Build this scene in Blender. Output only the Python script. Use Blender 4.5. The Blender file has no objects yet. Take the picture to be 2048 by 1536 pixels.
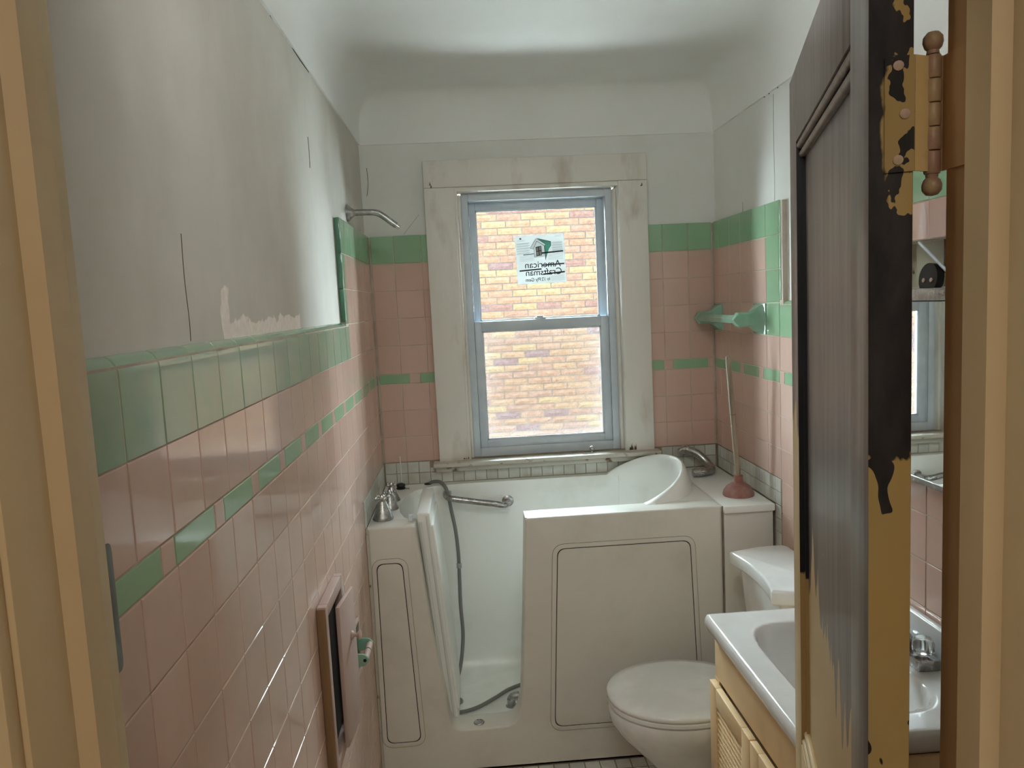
import bpy, bmesh, math, random
from mathutils import Vector, Matrix
random.seed(7)
PI = math.pi
scene = bpy.context.scene
COL = scene.collection

# ------------------------------------------------------------------ camera
F_PX, YAW, PITCH, ROLL = 1526.04, 0.0539, 0.1059, -0.0488
CAM = Vector((0.3759, -3.1048, 1.6019))
def cam_axes():
    cy, sy, cp, sp = math.cos(YAW), math.sin(YAW), math.cos(PITCH), math.sin(PITCH)
    fwd = Vector((sy*cp, cy*cp, -sp)); right = Vector((cy, -sy, 0)); up = right.cross(fwd)
    cr, sr = math.cos(ROLL), math.sin(ROLL)
    return cr*right+sr*up, -sr*right+cr*up, fwd
AX_R, AX_U, AX_F = cam_axes()
cd = bpy.data.cameras.new('camera'); cam = bpy.data.objects.new('camera', cd); COL.objects.link(cam)
cd.sensor_width = 36.0; cd.sensor_fit = 'HORIZONTAL'; cd.lens = F_PX/2048*36; cd.clip_start = 0.02
cam.matrix_world = Matrix(((AX_R.x, AX_U.x, -AX_F.x, CAM.x), (AX_R.y, AX_U.y, -AX_F.y, CAM.y), (AX_R.z, AX_U.z, -AX_F.z, CAM.z), (0, 0, 0, 1)))
scene.camera = cam

# ------------------------------------------------------------------ light
world = bpy.data.worlds.new('overcast_sky'); scene.world = world; world.use_nodes = True
bg = world.node_tree.nodes['Background']; bg.inputs[0].default_value = (0.80, 0.95, 1.0, 1); bg.inputs[1].default_value = 40.0
def area(name, loc, rot, sx, sy, power, color):
    l = bpy.data.lights.new(name, 'AREA'); l.shape = 'RECTANGLE'; l.size = sx; l.size_y = sy; l.energy = power; l.color = color
    o = bpy.data.objects.new(name, l); COL.objects.link(o); o.location = loc; o.rotation_euler = rot; return o
area('hall_ceiling_light', (0.55, -4.1, 2.38), (0, 0, 0), 0.9, 0.9, 10, (1.0, 0.88, 0.74))
fill = area('fill_over_door', (0.60, -2.44, 2.385), (math.radians(60), 0, math.radians(-20)), 0.80, 0.10, 4.6, (0.96, 1.0, 0.98)); fill.data.spread = math.radians(150)  # unseen fill lamp, added to lift the back wall and tub
sl = bpy.data.lights.new('sun', 'SUN'); sl.energy = 9; sl.angle = math.radians(3); sl.color = (1.0, 0.97, 0.92)
sun = bpy.data.objects.new('sun', sl); COL.objects.link(sun); sun.rotation_euler = Vector((-.58, .07, -.81)).to_track_quat('-Z', 'Y').to_euler()
pt = area('window_daylight_portal', (0.68, 0.20, 1.5), (PI/2, 0, PI), 0.70, 1.15, 10, (1, 1, 1)); pt.rotation_euler = (-PI/2, 0, 0)
pt.data.cycles.is_portal = True
scene.view_settings.view_transform = 'Standard'; scene.view_settings.look = 'None'
scene.view_settings.gamma = 1; scene.view_settings.use_curve_mapping = False
scene.view_settings.exposure = 0.8
scene.cycles.use_denoising = True
scene.cycles.max_bounces = 14; scene.cycles.diffuse_bounces = 12; scene.cycles.glossy_bounces = 5; scene.cycles.transmission_bounces = 8
scene.cycles.transparent_max_bounces = 12; scene.cycles.sample_clamp_indirect = 80.0; scene.cycles.caustics_reflective = False; scene.cycles.caustics_refractive = False

# ------------------------------------------------------------------ constants
W = 1.392; YF = -2.491; ZB = 1.45; S = 0.11
PD = 0.016                    # plaster lies this far behind the tile face
DECK = 0.88; TF = -0.611      # tub deck height, tub front plane
JL, JR = 0.0765, 0.7734       # door jamb faces

# ------------------------------------------------------------------ materials
def mat(name, col=(.8, .8, .8), rough=.5, metal=0, col2=None, scale=8, lo=.4, hi=.6, bump=0, bscale=40, coat=0, spec=.5, stretch=(1, 1, 1), rnd=0, trans=0, ior=1.45, emit=None, rough2=None, detail=6, bdist=.002, island=False, coords='Object'):
    m = bpy.data.materials.new(name); m.use_nodes = True; nt = m.node_tree; b = nt.nodes['Principled BSDF']
    b.inputs['Base Color'].default_value = (*col, 1); b.inputs['Roughness'].default_value = rough; b.inputs['Metallic'].default_value = metal
    b.inputs['Specular IOR Level'].default_value = spec; b.inputs['Coat Weight'].default_value = coat; b.inputs['Coat Roughness'].default_value = .06
    b.inputs['Transmission Weight'].default_value = trans; b.inputs['IOR'].default_value = ior
    N = nt.nodes; Lk = nt.links
    tc = N.new('ShaderNodeTexCoord'); geo = N.new('ShaderNodeNewGeometry')
    mp = N.new('ShaderNodeMapping'); mp.inputs['Scale'].default_value = stretch
    Lk.new(geo.outputs['Position'] if coords == 'World' else tc.outputs['Object'], mp.inputs['Vector'])
    last = None
    if col2 is not None:
        n = N.new('ShaderNodeTexNoise'); n.inputs['Scale'].default_value = scale; n.inputs['Detail'].default_value = detail; n.inputs['Roughness'].default_value = .6
        Lk.new(mp.outputs[0], n.inputs['Vector'])
        r = N.new('ShaderNodeMapRange'); r.inputs['From Min'].default_value = lo; r.inputs['From Max'].default_value = hi
        Lk.new(n.outputs['Fac'], r.inputs['Value'])
        mx = N.new('ShaderNodeMix'); mx.data_type = 'RGBA'; mx.inputs['A'].default_value = (*col, 1); mx.inputs['B'].default_value = (*col2, 1)
        Lk.new(r.outputs[0], mx.inputs['Factor']); last = mx.outputs['Result']
        if rough2 is not None:
            rr = N.new('ShaderNodeMapRange'); rr.inputs['To Min'].default_value = rough; rr.inputs['To Max'].default_value = rough2
            Lk.new(r.outputs[0], rr.inputs['Value']); Lk.new(rr.outputs[0], b.inputs['Roughness'])
    if rnd:
        oi = N.new('ShaderNodeObjectInfo'); hv = N.new('ShaderNodeHueSaturation')
        a = N.new('ShaderNodeMapRange'); a.inputs['To Min'].default_value = 1-rnd; a.inputs['To Max'].default_value = 1+rnd
        Lk.new(geo.outputs['Random Per Island'] if island else oi.outputs['Random'], a.inputs['Value']); Lk.new(a.outputs[0], hv.inputs['Value'])
        if last: Lk.new(last, hv.inputs['Color'])
        else: hv.inputs['Color'].default_value = (*col, 1)
        last = hv.outputs['Color']
    if last: Lk.new(last, b.inputs['Base Color'])
    if bump:
        n2 = N.new('ShaderNodeTexNoise'); n2.inputs['Scale'].default_value = bscale; n2.inputs['Detail'].default_value = 3
        Lk.new(mp.outputs[0], n2.inputs['Vector'])
        bp = N.new('ShaderNodeBump'); bp.inputs['Strength'].default_value = bump; bp.inputs['Distance'].default_value = bdist
        Lk.new(n2.outputs['Fac'], bp.inputs['Height']); Lk.new(bp.outputs[0], b.inputs['Normal'])
    if emit: b.inputs['Emission Color'].default_value = (*emit[0], 1); b.inputs['Emission Strength'].default_value = emit[1]
    return m
def ramp_random(m, stops, island=False):
    """colour picked per object (or per island) from a ramp, times the noise already there"""
    nt = m.node_tree; b = nt.nodes['Principled BSDF']; src = b.inputs['Base Color'].links[0].from_socket
    r = nt.nodes.new('ShaderNodeValToRGB'); r.color_ramp.interpolation = 'CONSTANT'
    r.color_ramp.elements[0].position = stops[0][0]; r.color_ramp.elements[0].color = (*stops[0][1], 1)
    r.color_ramp.elements[1].position = stops[1][0]; r.color_ramp.elements[1].color = (*stops[1][1], 1)
    for p, c in stops[2:]:
        e = r.color_ramp.elements.new(p); e.color = (*c, 1)
    if island: g = nt.nodes.new('ShaderNodeNewGeometry'); nt.links.new(g.outputs['Random Per Island'], r.inputs[0])
    else: g = nt.nodes.new('ShaderNodeObjectInfo'); nt.links.new(g.outputs['Random'], r.inputs[0])
    mx = nt.nodes.new('ShaderNodeMix'); mx.data_type = 'RGBA'; mx.blend_type = 'MULTIPLY'; mx.inputs['Factor'].default_value = 1
    nt.links.new(r.outputs[0], mx.inputs['A']); nt.links.new(src, mx.inputs['B']); nt.links.new(mx.outputs['Result'], b.inputs['Base Color'])

M = {}
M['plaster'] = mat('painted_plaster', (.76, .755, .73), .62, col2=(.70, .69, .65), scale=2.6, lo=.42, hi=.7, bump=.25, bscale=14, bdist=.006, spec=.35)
M['ceiling'] = mat('painted_ceiling', (.82, .82, .80), .6, col2=(.78, .78, .76), scale=2, bump=.2, bscale=8, bdist=.006, spec=.35)
M['pink'] = mat('pink_glazed_tile', (.60, .41, .34), .055, col2=(.65, .465, .395), scale=5, lo=.4, hi=.75, stretch=(1, 1, .35), rnd=.045, bump=.10, bscale=11, bdist=.003, rough2=.13, coords='World')
M['green'] = mat('green_glazed_tile', (.28, .46, .285), .055, col2=(.33, .49, .325), scale=6, lo=.4, hi=.75, rnd=.05, bump=.10, bscale=11, bdist=.003, rough2=.13, coords='World')
M['capgreen'] = mat('grimy_green_cap_tile', (.27, .41, .29), .07, col2=(.34, .40, .29), scale=7, lo=.35, hi=.7, rnd=.05, bump=.08, bscale=9, bdist=.003, rough2=.2, coords='World')
M['grout'] = mat('pale_grout', (.52, .46, .38), .8, col2=(.36, .27, .2), scale=9, lo=.45, hi=.7)
M['darkgrout'] = mat('dirty_grout', (.20, .17, .13), .85, col2=(.33, .27, .18), scale=9)
M['mosaic'] = mat('cream_mosaic_tile', (.58, .58, .53), .3, col2=(.42, .39, .31), scale=14, lo=.45, hi=.8, rnd=.09, coords='World')
M['casing'] = mat('old_cream_paint', (.74, .71, .65), .45, col2=(.44, .37, .27), scale=7, lo=.55, hi=.80, stretch=(1, 1, .4), bump=.35, bscale=22, bdist=.004)
M['sillrot'] = mat('chipped_sill_paint', (.55, .52, .45), .5, col2=(.16, .10, .06), scale=20, lo=.6, hi=.68, bump=.5, bscale=50, bdist=.004)
M['vinyl'] = mat('white_vinyl', (.63, .69, .74), .35, col2=(.56, .62, .68), scale=9)
M['black'] = mat('black_rubber', (.012, .012, .012), .5)
M['chrome'] = mat('chrome', (.72, .72, .72), .12, 1, col2=(.5, .5, .5), scale=30, rough2=.3)
M['dullchrome'] = mat('worn_chrome', (.52, .52, .51), .25, 1, col2=(.35, .35, .34), scale=40, rough2=.4)
M['mirror'] = mat('mirror_glass', (.86, .88, .87), .02, 1)
M['tub'] = mat('white_acrylic', (.86, .87, .84), .28, col2=(.68, .66, .58), scale=3.2, lo=.55, hi=.85, rough2=.42, coat=.15)
M['apron'] = mat('grimy_acrylic', (.70, .68, .62), .36, col2=(.56, .53, .46), scale=3.5, lo=.52, hi=.82, rough2=.5)
M['porcelain'] = mat('white_porcelain', (.86, .87, .86), .1, col2=(.74, .76, .75), scale=5, coat=.4)
M['marble'] = mat('cultured_marble', (.74, .735, .72), .16, col2=(.68, .67, .65), scale=7, coat=.3)
M['creamwood'] = mat('cream_painted_wood', (.76, .55, .30), .5, col2=(.66, .45, .23), scale=8, lo=.5, hi=.75, bump=.2, bscale=40, stretch=(1, 1, .3))
M['jamb'] = mat('tan_jamb_paint', (.66, .52, .31), .42, col2=(.60, .46, .27), scale=4, bump=.12, bscale=12, stretch=(1, 1, .25))
M['jambrust'] = mat('brown_rabbet_paint', (.46, .29, .14), .5, col2=(.40, .24, .11), scale=5)
M['hingepaint'] = mat('yellowed_hinge_paint', (.62, .47, .22), .38, col2=(.50, .33, .16), scale=35, lo=.5, hi=.7, bump=.4, bscale=70)
M['hingebare'] = mat('pinkish_brown_hinge', (.36, .23, .17), .4, col2=(.44, .34, .2), scale=45, bump=.3, bscale=60)
M['rubber'] = mat('dusty_red_rubber', (.30, .125, .10), .6, col2=(.38, .24, .20), scale=22, lo=.4, hi=.7)
M['stick'] = mat('weathered_wood', (.33, .27, .20), .6, col2=(.16, .12, .085), scale=14, lo=.48, hi=.7, stretch=(3, 3, .25))
M['stickdark'] = mat('dark_stained_wood', (.10, .075, .05), .55, col2=(.17, .13, .09), scale=30)
M['hose'] = mat('grey_ribbed_hose', (.20, .20, .19), .35)
M['hatchpink'] = mat('faded_pink_paint', (.47, .335, .29), .45, col2=(.40, .26, .22), scale=9, lo=.5, hi=.75, bump=.2)
M['rawwood'] = mat('raw_brown_wood', (.28, .17, .08), .55, col2=(.2, .115, .055), scale=16, stretch=(1, 1, .12))
M['mint'] = mat('pale_green_ceramic', (.27, .45, .35), .14, col2=(.22, .38, .28), scale=9, coat=.2)
M['mintdark'] = mat('green_ceramic', (.10, .24, .16), .16, col2=(.13, .27, .19), scale=9)
M['nickel'] = mat('grey_painted_metal', (.18, .215, .22), .45, col2=(.14, .17, .17), scale=20)
M['concrete'] = mat('pale_concrete', (.78, .78, .75), .9, col2=(.72, .72, .70), scale=3)
M['hallwall'] = mat('hall_wall_paint', (.50, .46, .40), .7, col2=(.47, .43, .37), scale=3)
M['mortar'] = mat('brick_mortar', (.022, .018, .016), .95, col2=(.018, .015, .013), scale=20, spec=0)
M['beige'] = mat('scraped_beige_wall', (.38, .35, .25), .7, col2=(.12, .09, .06), scale=13, lo=.56, hi=.6)
M['darkbox'] = mat('dark_brown_board', (.08, .055, .035), .6, col2=(.06, .04, .028), scale=12)
M['acrylic'] = mat('clear_acrylic', (.95, .96, .96), .04, trans=.9, ior=1.45)
M['pipebronze'] = mat('cream_plastic', (.7, .72, .7), .4)
M['sticker'] = mat('sticker_paper', (.50, .56, .56), .6, col2=(.45, .51, .51), scale=60)
M['ink'] = mat('black_ink', (.03, .035, .04), .7); M['greyink'] = mat('grey_ink', (.27, .31, .32), .7)
M['greenink'] = mat('green_ink', (.10, .36, .26), .7); M['whiteink'] = mat('white_ink', (.78, .84, .84), .7)
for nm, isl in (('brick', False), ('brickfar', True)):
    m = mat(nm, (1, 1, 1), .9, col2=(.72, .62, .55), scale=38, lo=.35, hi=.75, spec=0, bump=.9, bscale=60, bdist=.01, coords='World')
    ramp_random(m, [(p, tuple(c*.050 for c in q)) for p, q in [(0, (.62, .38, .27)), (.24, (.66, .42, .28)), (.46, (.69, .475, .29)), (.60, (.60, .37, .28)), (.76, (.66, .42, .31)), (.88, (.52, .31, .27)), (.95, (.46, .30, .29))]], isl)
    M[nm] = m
def glass_mat(name, tint, refl):
    m = bpy.data.materials.new(name); m.use_nodes = True; nt = m.node_tree; nt.nodes.remove(nt.nodes['Principled BSDF'])
    out = nt.nodes['Material Output']; t = nt.nodes.new('ShaderNodeBsdfTransparent'); t.inputs[0].default_value = (*tint, 1)
    g = nt.nodes.new('ShaderNodeBsdfGlossy'); g.inputs['Roughness'].default_value = .02
    fr = nt.nodes.new('ShaderNodeFresnel'); fr.inputs[0].default_value = refl
    mx = nt.nodes.new('ShaderNodeMixShader'); nt.links.new(fr.outputs[0], mx.inputs[0]); nt.links.new(t.outputs[0], mx.inputs[1]); nt.links.new(g.outputs[0], mx.inputs[2])
    nt.links.new(mx.outputs[0], out.inputs[0]); return m
M['glass'] = glass_mat('window_glass', (.95, .97, .97), 1.4)
def paper_mat(name, col, tr):
    m = bpy.data.materials.new(name); m.use_nodes = True; nt = m.node_tree; b = nt.nodes['Principled BSDF']
    b.inputs['Base Color'].default_value = (*col, 1); b.inputs['Roughness'].default_value = .6
    t = nt.nodes.new('ShaderNodeBsdfTranslucent'); t.inputs[0].default_value = (*tr, 1); mx = nt.nodes.new('ShaderNodeMixShader'); mx.inputs[0].default_value = .5
    nt.links.new(b.outputs[0], mx.inputs[1]); nt.links.new(t.outputs[0], mx.inputs[2]); nt.links.new(mx.outputs[0], nt.nodes['Material Output'].inputs[0]); return m
M['sticker'] = paper_mat('sticker_paper', (.5, .56, .56), (.58, .58, .57)); M['greyink'] = paper_mat('grey_ink', (.3, .34, .35), (.28, .29, .30))
M['greenink'] = paper_mat('green_ink', (.1, .36, .26), (.10, .36, .27)); M['whiteink'] = paper_mat('white_ink', (.7, .75, .75), (.92, .92, .92))
def screen_mat():
    m = bpy.data.materials.new('insect_screen'); m.use_nodes = True; nt = m.node_tree; b = nt.nodes['Principled BSDF']
    b.inputs['Base Color'].default_value = (.16, .17, .18, 1); b.inputs['Roughness'].default_value = .6; b.inputs['Alpha'].default_value = .11
    return m
M['screen'] = screen_mat()

# masks: colour B shows where the python-built node expression is > 0
def masked(name, A, B, build, roughA=.3, roughB=.5, bump=0):
    m = mat(name, A[0], roughA, col2=A[1], scale=A[2], stretch=A[3], bump=bump, bscale=60)
    nt = m.node_tree; N = nt.nodes; Lk = nt.links; b = N['Principled BSDF']; src = b.inputs['Base Color'].links[0].from_socket
    tc = N.new('ShaderNodeTexCoord'); sep = N.new('ShaderNodeSeparateXYZ'); Lk.new(tc.outputs['Object'], sep.inputs[0])
    def math_(op, a, c=None, d=None, clamp=False):
        n = N.new('ShaderNodeMath'); n.operation = op; n.use_clamp = clamp
        for i, v in enumerate((a, c, d)):
            if v is None: continue
            if isinstance(v, (int, float)): n.inputs[i].default_value = v
            else: Lk.new(v, n.inputs[i])
        return n.outputs[0]
    def noise(scale, stretch=(1, 1, 1), detail=4):
        mp = N.new('ShaderNodeMapping'); mp.inputs['Scale'].default_value = stretch; Lk.new(tc.outputs['Object'], mp.inputs[0])
        n = N.new('ShaderNodeTexNoise'); n.inputs['Scale'].default_value = scale; n.inputs['Detail'].default_value = detail; Lk.new(mp.outputs[0], n.inputs['Vector']); return n.outputs['Fac']
    e = build(math_, noise, sep.outputs[0], sep.outputs[1], sep.outputs[2])
    f = math_('MULTIPLY', e, 400, clamp=True)
    n = N.new('ShaderNodeTexNoise'); n.inputs['Scale'].default_value = B[2]; Lk.new(tc.outputs['Object'], n.inputs['Vector'])
    mb = N.new('ShaderNodeMix'); mb.data_type = 'RGBA'; mb.inputs['A'].default_value = (*B[0], 1); mb.inputs['B'].default_value = (*B[1], 1); Lk.new(n.outputs['Fac'], mb.inputs['Factor'])
    mx = N.new('ShaderNodeMix'); mx.data_type = 'RGBA'; Lk.new(f, mx.inputs['Factor']); Lk.new(src, mx.inputs['A']); Lk.new(mb.outputs['Result'], mx.inputs['B'])
    Lk.new(mx.outputs['Result'], b.inputs['Base Color'])
    r = N.new('ShaderNodeMapRange'); r.inputs['To Min'].default_value = roughA; r.inputs['To Max'].default_value = roughB; Lk.new(f, r.inputs['Value']); Lk.new(r.outputs[0], b.inputs['Roughness'])
    return m
DARK = ((.095, .070, .064), (.17, .135, .12), 9, (6, 6, .35)); CREAM = ((.66, .52, .29), (.58, .44, .23), 5)
def door_face(ma, no, x, y, z):
    drip = ma('MULTIPLY', ma('SUBTRACT', no(9, (3.2, .2, .22), 2), .5), .34)
    edge = ma('ADD', drip, ma('ADD', 1.175, ma('MULTIPLY', ma('GREATER_THAN', x, .554), .22)))
    edge = ma('ADD', edge, ma('MULTIPLY', ma('SUBTRACT', x, .5), .2))
    return ma('SUBTRACT', edge, z)
def door_edge(ma, no, x, y, z):
    n = ma('MULTIPLY', ma('SUBTRACT', no(38, (1, 1, .6)), .5), .05)
    low = ma('SUBTRACT', ma('ADD', 1.456, n), z)                        # painted below
    chip = ma('SUBTRACT', no(24, (1, 1, .5), 2), .385)
    low = ma('MINIMUM', low, chip)
    hz = ma('SUBTRACT', .050, ma('ABSOLUTE', ma('SUBTRACT', z, 1.736)))  # paint left around the hinge
    hz = ma('ADD', hz, ma('MULTIPLY', ma('SUBTRACT', no(26, (1, 1.3, 1), 3), .5), .42))
    side = ma('SUBTRACT', ma('ADD', ma('MULTIPLY', y, -1), ma('MULTIPLY', n, .5)), .0125)
    hz = ma('MINIMUM', hz, side)
    return ma('MAXIMUM', low, hz)
M['doorface'] = masked('stripped_dark_door', DARK, CREAM, door_face, .31, .45, .15)
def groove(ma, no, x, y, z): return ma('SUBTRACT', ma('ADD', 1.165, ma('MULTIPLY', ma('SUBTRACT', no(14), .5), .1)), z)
M['groove_shade'] = masked('painted_groove_shade', ((.008, .007, .007), (.02, .017, .016), 12, (1, 1, .3)), ((.42, .28, .11), (.36, .23, .09), 6), groove, .8, .6)  # dark part puts the recess shade into colour; brown below is paint
M['dooredge'] = masked('chipped_door_edge', ((.012, .010, .010), (.035, .032, .032), 16, (1, 1, .4)), ((.40, .27, .065), (.36, .27, .14), 7), door_edge, .55, .5, .3); M['dooredge'].node_tree.nodes['Principled BSDF'].inputs['Specular IOR Level'].default_value = .2
def streaks(ma, no, x, y, z):   # scraped patch over the left wall's tile cap + brown vertical scuffs
    n = ma('MULTIPLY', ma('SUBTRACT', no(22, (1, 1, 1)), .5), .06)
    a = ma('MINIMUM', ma('SUBTRACT', ma('ADD', 1.596, n), z), ma('SUBTRACT', y, -1.84))
    a = ma('MINIMUM', a, ma('SUBTRACT', -1.28, y))
    b = ma('MINIMUM', ma('SUBTRACT', 1.645, z), ma('SUBTRACT', .018, ma('ABSOLUTE', ma('ADD', y, 1.83))))
    b = ma('ADD', b, n)
    return ma('MAXIMUM', a, b)
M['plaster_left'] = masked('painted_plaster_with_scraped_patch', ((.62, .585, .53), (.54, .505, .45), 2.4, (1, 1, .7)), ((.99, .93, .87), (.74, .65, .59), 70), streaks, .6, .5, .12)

# ------------------------------------------------------------------ geometry helpers
def new(name, me, m=None, parent=None):
    if m is not None and not me.materials: me.materials.append(m)
    o = bpy.data.objects.new(name, me); COL.objects.link(o)
    if parent is not None: o.parent = parent
    return o
def tag(o, label=None, cat=None, group=None, kind=None):
    if label: o['label'] = label
    if cat: o['category'] = cat
    if group: o['group'] = group
    if kind: o['kind'] = kind
    return o
def empty(name, loc=(0, 0, 0), rz=0, **k):
    o = bpy.data.objects.new(name, None); COL.objects.link(o); o.location = loc; o.rotation_euler = (0, 0, rz); o.empty_display_size = .05
    return tag(o, **k)
def fin(bm, smooth=False, ang=None):
    bmesh.ops.recalc_face_normals(bm, faces=bm.faces)
    me = bpy.data.meshes.new('mesh'); bm.to_mesh(me); bm.free()
    if smooth:
        for p in me.polygons: p.use_smooth = True
        if ang: me.set_sharp_from_angle(angle=math.radians(ang))
    return me
def box_bm(bm, x0, x1, y0, y1, z0, z1):
    vs = [bm.verts.new((x, y, z)) for x in (x0, x1) for y in (y0, y1) for z in (z0, z1)]
    for f in ((0, 1, 3, 2), (4, 6, 7, 5), (0, 4, 5, 1), (2, 3, 7, 6), (0, 2, 6, 4), (1, 5, 7, 3)): bm.faces.new([vs[i] for i in f])
    return vs
def boxes(name, lst, m, parent=None, bev=0, seg=2):
    bm = bmesh.new()
    for b in lst: box_bm(bm, *b)
    if bev:
        bmesh.ops.bevel(bm, geom=list(bm.edges), offset=bev, segments=seg, affect='EDGES', profile=.5)
    return new(name, fin(bm, bool(bev), 40), m, parent)
def box(name, x0, x1, y0, y1, z0, z1, m, parent=None, bev=0, seg=2):
    return boxes(name, [(x0, x1, y0, y1, z0, z1)], m, parent, bev, seg)
def catmull(pts, n=8, closed=False):
    P = [Vector(p) for p in pts]; out = []; L = len(P)
    rng = range(L) if closed else range(L-1)
    for i in rng:
        a, b, c, d = (P[(i-1) % L] if closed or i else P[0]), P[i], P[(i+1) % L], (P[(i+2) % L] if closed or i+2 < L else P[-1])
        for k in range(n):
            t = k/n; out.append(.5*((2*b)+(c-a)*t+(2*a-5*b+4*c-d)*t*t+(3*b-3*c+d-a)*t**3))
    if not closed: out.append(P[-1])
    return out
def tube_bm(bm, pts, r, seg=12, caps=True):
    pts = [Vector(p) for p in pts]; n = len(pts); rs = r if isinstance(r, (list, tuple)) else [r]*n
    t0 = (pts[1]-pts[0]).normalized(); u = t0.orthogonal().normalized(); rings = []
    for i, p in enumerate(pts):
        t = (pts[min(i+1, n-1)]-pts[max(i-1, 0)]).normalized(); u = (u-t*u.dot(t)).normalized(); v = t.cross(u)
        rings.append([bm.verts.new(p+rs[i]*(math.cos(2*PI*k/seg)*u+math.sin(2*PI*k/seg)*v)) for k in range(seg)])
    for a, b in zip(rings, rings[1:]):
        for k in range(seg): bm.faces.new((a[k], a[(k+1) % seg], b[(k+1) % seg], b[k]))
    if caps: bm.faces.new(rings[0]); bm.faces.new(rings[-1][::-1])
def tube(name, pts, r, m, parent=None, seg=12):
    bm = bmesh.new(); tube_bm(bm, pts, r, seg); return new(name, fin(bm, True, 50), m, parent)
def lathe(name, prof, m, parent=None, loc=(0, 0, 0), axis=(0, 0, 1), seg=28, flute=0, nf=0, ang=45):
    bm = bmesh.new(); q = Vector((0, 0, 1)).rotation_difference(Vector(axis)); rings = []
    for r, z in prof:
        ring = []
        for k in range(seg):
            a = 2*PI*k/seg; rr = r*(1+flute*math.cos(nf*a)) if nf else r
            ring.append(bm.verts.new(q @ Vector((rr*math.cos(a), rr*math.sin(a), z))+Vector(loc)))
        rings.append(ring)
    for a, b in zip(rings, rings[1:]):
        for k in range(seg): bm.faces.new((a[k], a[(k+1) % seg], b[(k+1) % seg], b[k]))
    bm.faces.new(rings[0]); bm.faces.new(rings[-1])
    bmesh.ops.remove_doubles(bm, verts=bm.verts, dist=1e-6)
    return new(name, fin(bm, True, ang), m, parent)
def fillet(pts, rad, seg=6):
    out = []; n = len(pts); rads = rad if isinstance(rad, (list, tuple)) else [rad]*n
    for i in range(n):
        p = Vector(pts[i]); a = Vector(pts[i-1]); b = Vector(pts[(i+1) % n]); r = rads[i]
        if r <= 0: out.append(tuple(p)); continue
        u = (a-p).normalized(); v = (b-p).normalized(); ang = u.angle(v); d = min(r/math.tan(ang/2), (a-p).length*.49, (b-p).length*.49)
        s, e = p+u*d, p+v*d
        for k in range(seg+1):
            t = k/seg; out.append(tuple((1-t)**2*s+2*t*(1-t)*p+t*t*e))
    return out
def plate_me(outs, t, bev=0, bres=2):
    """closed 2D outlines (first outer, others holes) -> solid slab centred on z=0"""
    cu = bpy.data.curves.new('c', 'CURVE'); cu.dimensions = '2D'; cu.fill_mode = 'BOTH'
    cu.extrude = t/2-bev; cu.bevel_depth = bev; cu.bevel_resolution = bres; cu.offset = -bev
    for o in outs:
        s = cu.splines.new('POLY'); s.points.add(len(o)-1); s.use_cyclic_u = True
        for i, p in enumerate(o): s.points[i].co = (p[0], p[1], 0, 1)
    ob = bpy.data.objects.new('tmp', cu); COL.objects.link(ob)
    me = bpy.data.meshes.new_from_object(ob.evaluated_get(bpy.context.evaluated_depsgraph_get())); bpy.data.objects.remove(ob)
    return me
def plate(name, outs, t, m, parent=None, bev=0, xf=None, smooth=True):
    me = plate_me(outs, t, bev)
    bm = bmesh.new(); bm.from_mesh(me); bpy.data.meshes.remove(me)
    bmesh.ops.remove_doubles(bm, verts=bm.verts, dist=1e-6)
    if xf:
        for v in bm.verts: v.co = xf(*v.co)
    return new(name, fin(bm, smooth, 35), m, parent)
def join(bms_fn, name, m, parent=None, smooth=False, ang=40):
    bm = bmesh.new(); bms_fn(bm); return new(name, fin(bm, smooth, ang), m, parent)
def px(p):
    d = Vector(p)-CAM; z = d.dot(AX_F)
    if z <= .05: return None
    return 1024+F_PX*d.dot(AX_R)/z, 768-F_PX*d.dot(AX_U)/z, z

# ------------------------------------------------------------------ tiles
FR = {'left': (lambda a, z, d: (d, a, z), PI/2), 'back': (lambda a, z, d: (a, -d, z), 0), 'right': (lambda a, z, d: (W-d, a, z), -PI/2)}
TC = {}
def tile_mesh(w, h, m, dome=False):
    key = (round(w, 3), round(h, 3), m.name, dome)
    if key in TC: return TC[key]
    bm = bmesh.new(); prof = [(.0, .0095), (.0, .0014), (.0006, .0004), (.0016, 0)]; rings = []
    for ins, dep in prof:
        a, b = w/2-ins, h/2-ins
        if dome: zt = b
        rings.append([bm.verts.new(c) for c in ((-a, dep, -b), (a, dep, -b), (a, dep, b), (-a, dep, b))])
    for r0, r1 in zip(rings, rings[1:]):
        for k in range(4): bm.faces.new((r0[k], r0[(k+1) % 4], r1[(k+1) % 4], r1[k]))
    bm.faces.new(rings[-1]); me = fin(bm); me.materials.append(m); TC[key] = me; return me
def cap_mesh(w, h, m, top=.012, depth=.016):
    """bullnose cap: face with a rounded top that turns back into the wall"""
    key = (round(w, 3), round(h, 3), m.name, 'cap')
    if key in TC: return TC[key]
    prof = [(.0, -h/2), (.0, h/2-.02)]
    for k in range(1, 7):
        t = k/6*PI/2; prof.append((.018*(1-math.cos(t)), h/2-.02+.022*math.sin(t)))
    prof += [(.018+.004, h/2+.002)]
    bm = bmesh.new(); cols = []
    for x, ins in ((-w/2, .0014), (-w/2+.0015, 0), (w/2-.0015, 0), (w/2, .0014)):
        cols.append([bm.verts.new((x, d+ins, z-(ins if z > h/2-.021 else 0))) for d, z in prof])
    for a, b in zip(cols, cols[1:]):
        for k in range(len(prof)-1): bm.faces.new((a[k], a[k+1], b[k+1], b[k]))
    for c in (cols[0], cols[-1]):
        back = [bm.verts.new((v.co.x, .022, v.co.z)) for v in c]
        for k in range(len(c)-1): bm.faces.new((c[k], c[k+1], back[k+1], back[k]))
    me = fin(bm, True, 28); me.materials.append(m); TC[key] = me; return me
G = .0022
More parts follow.
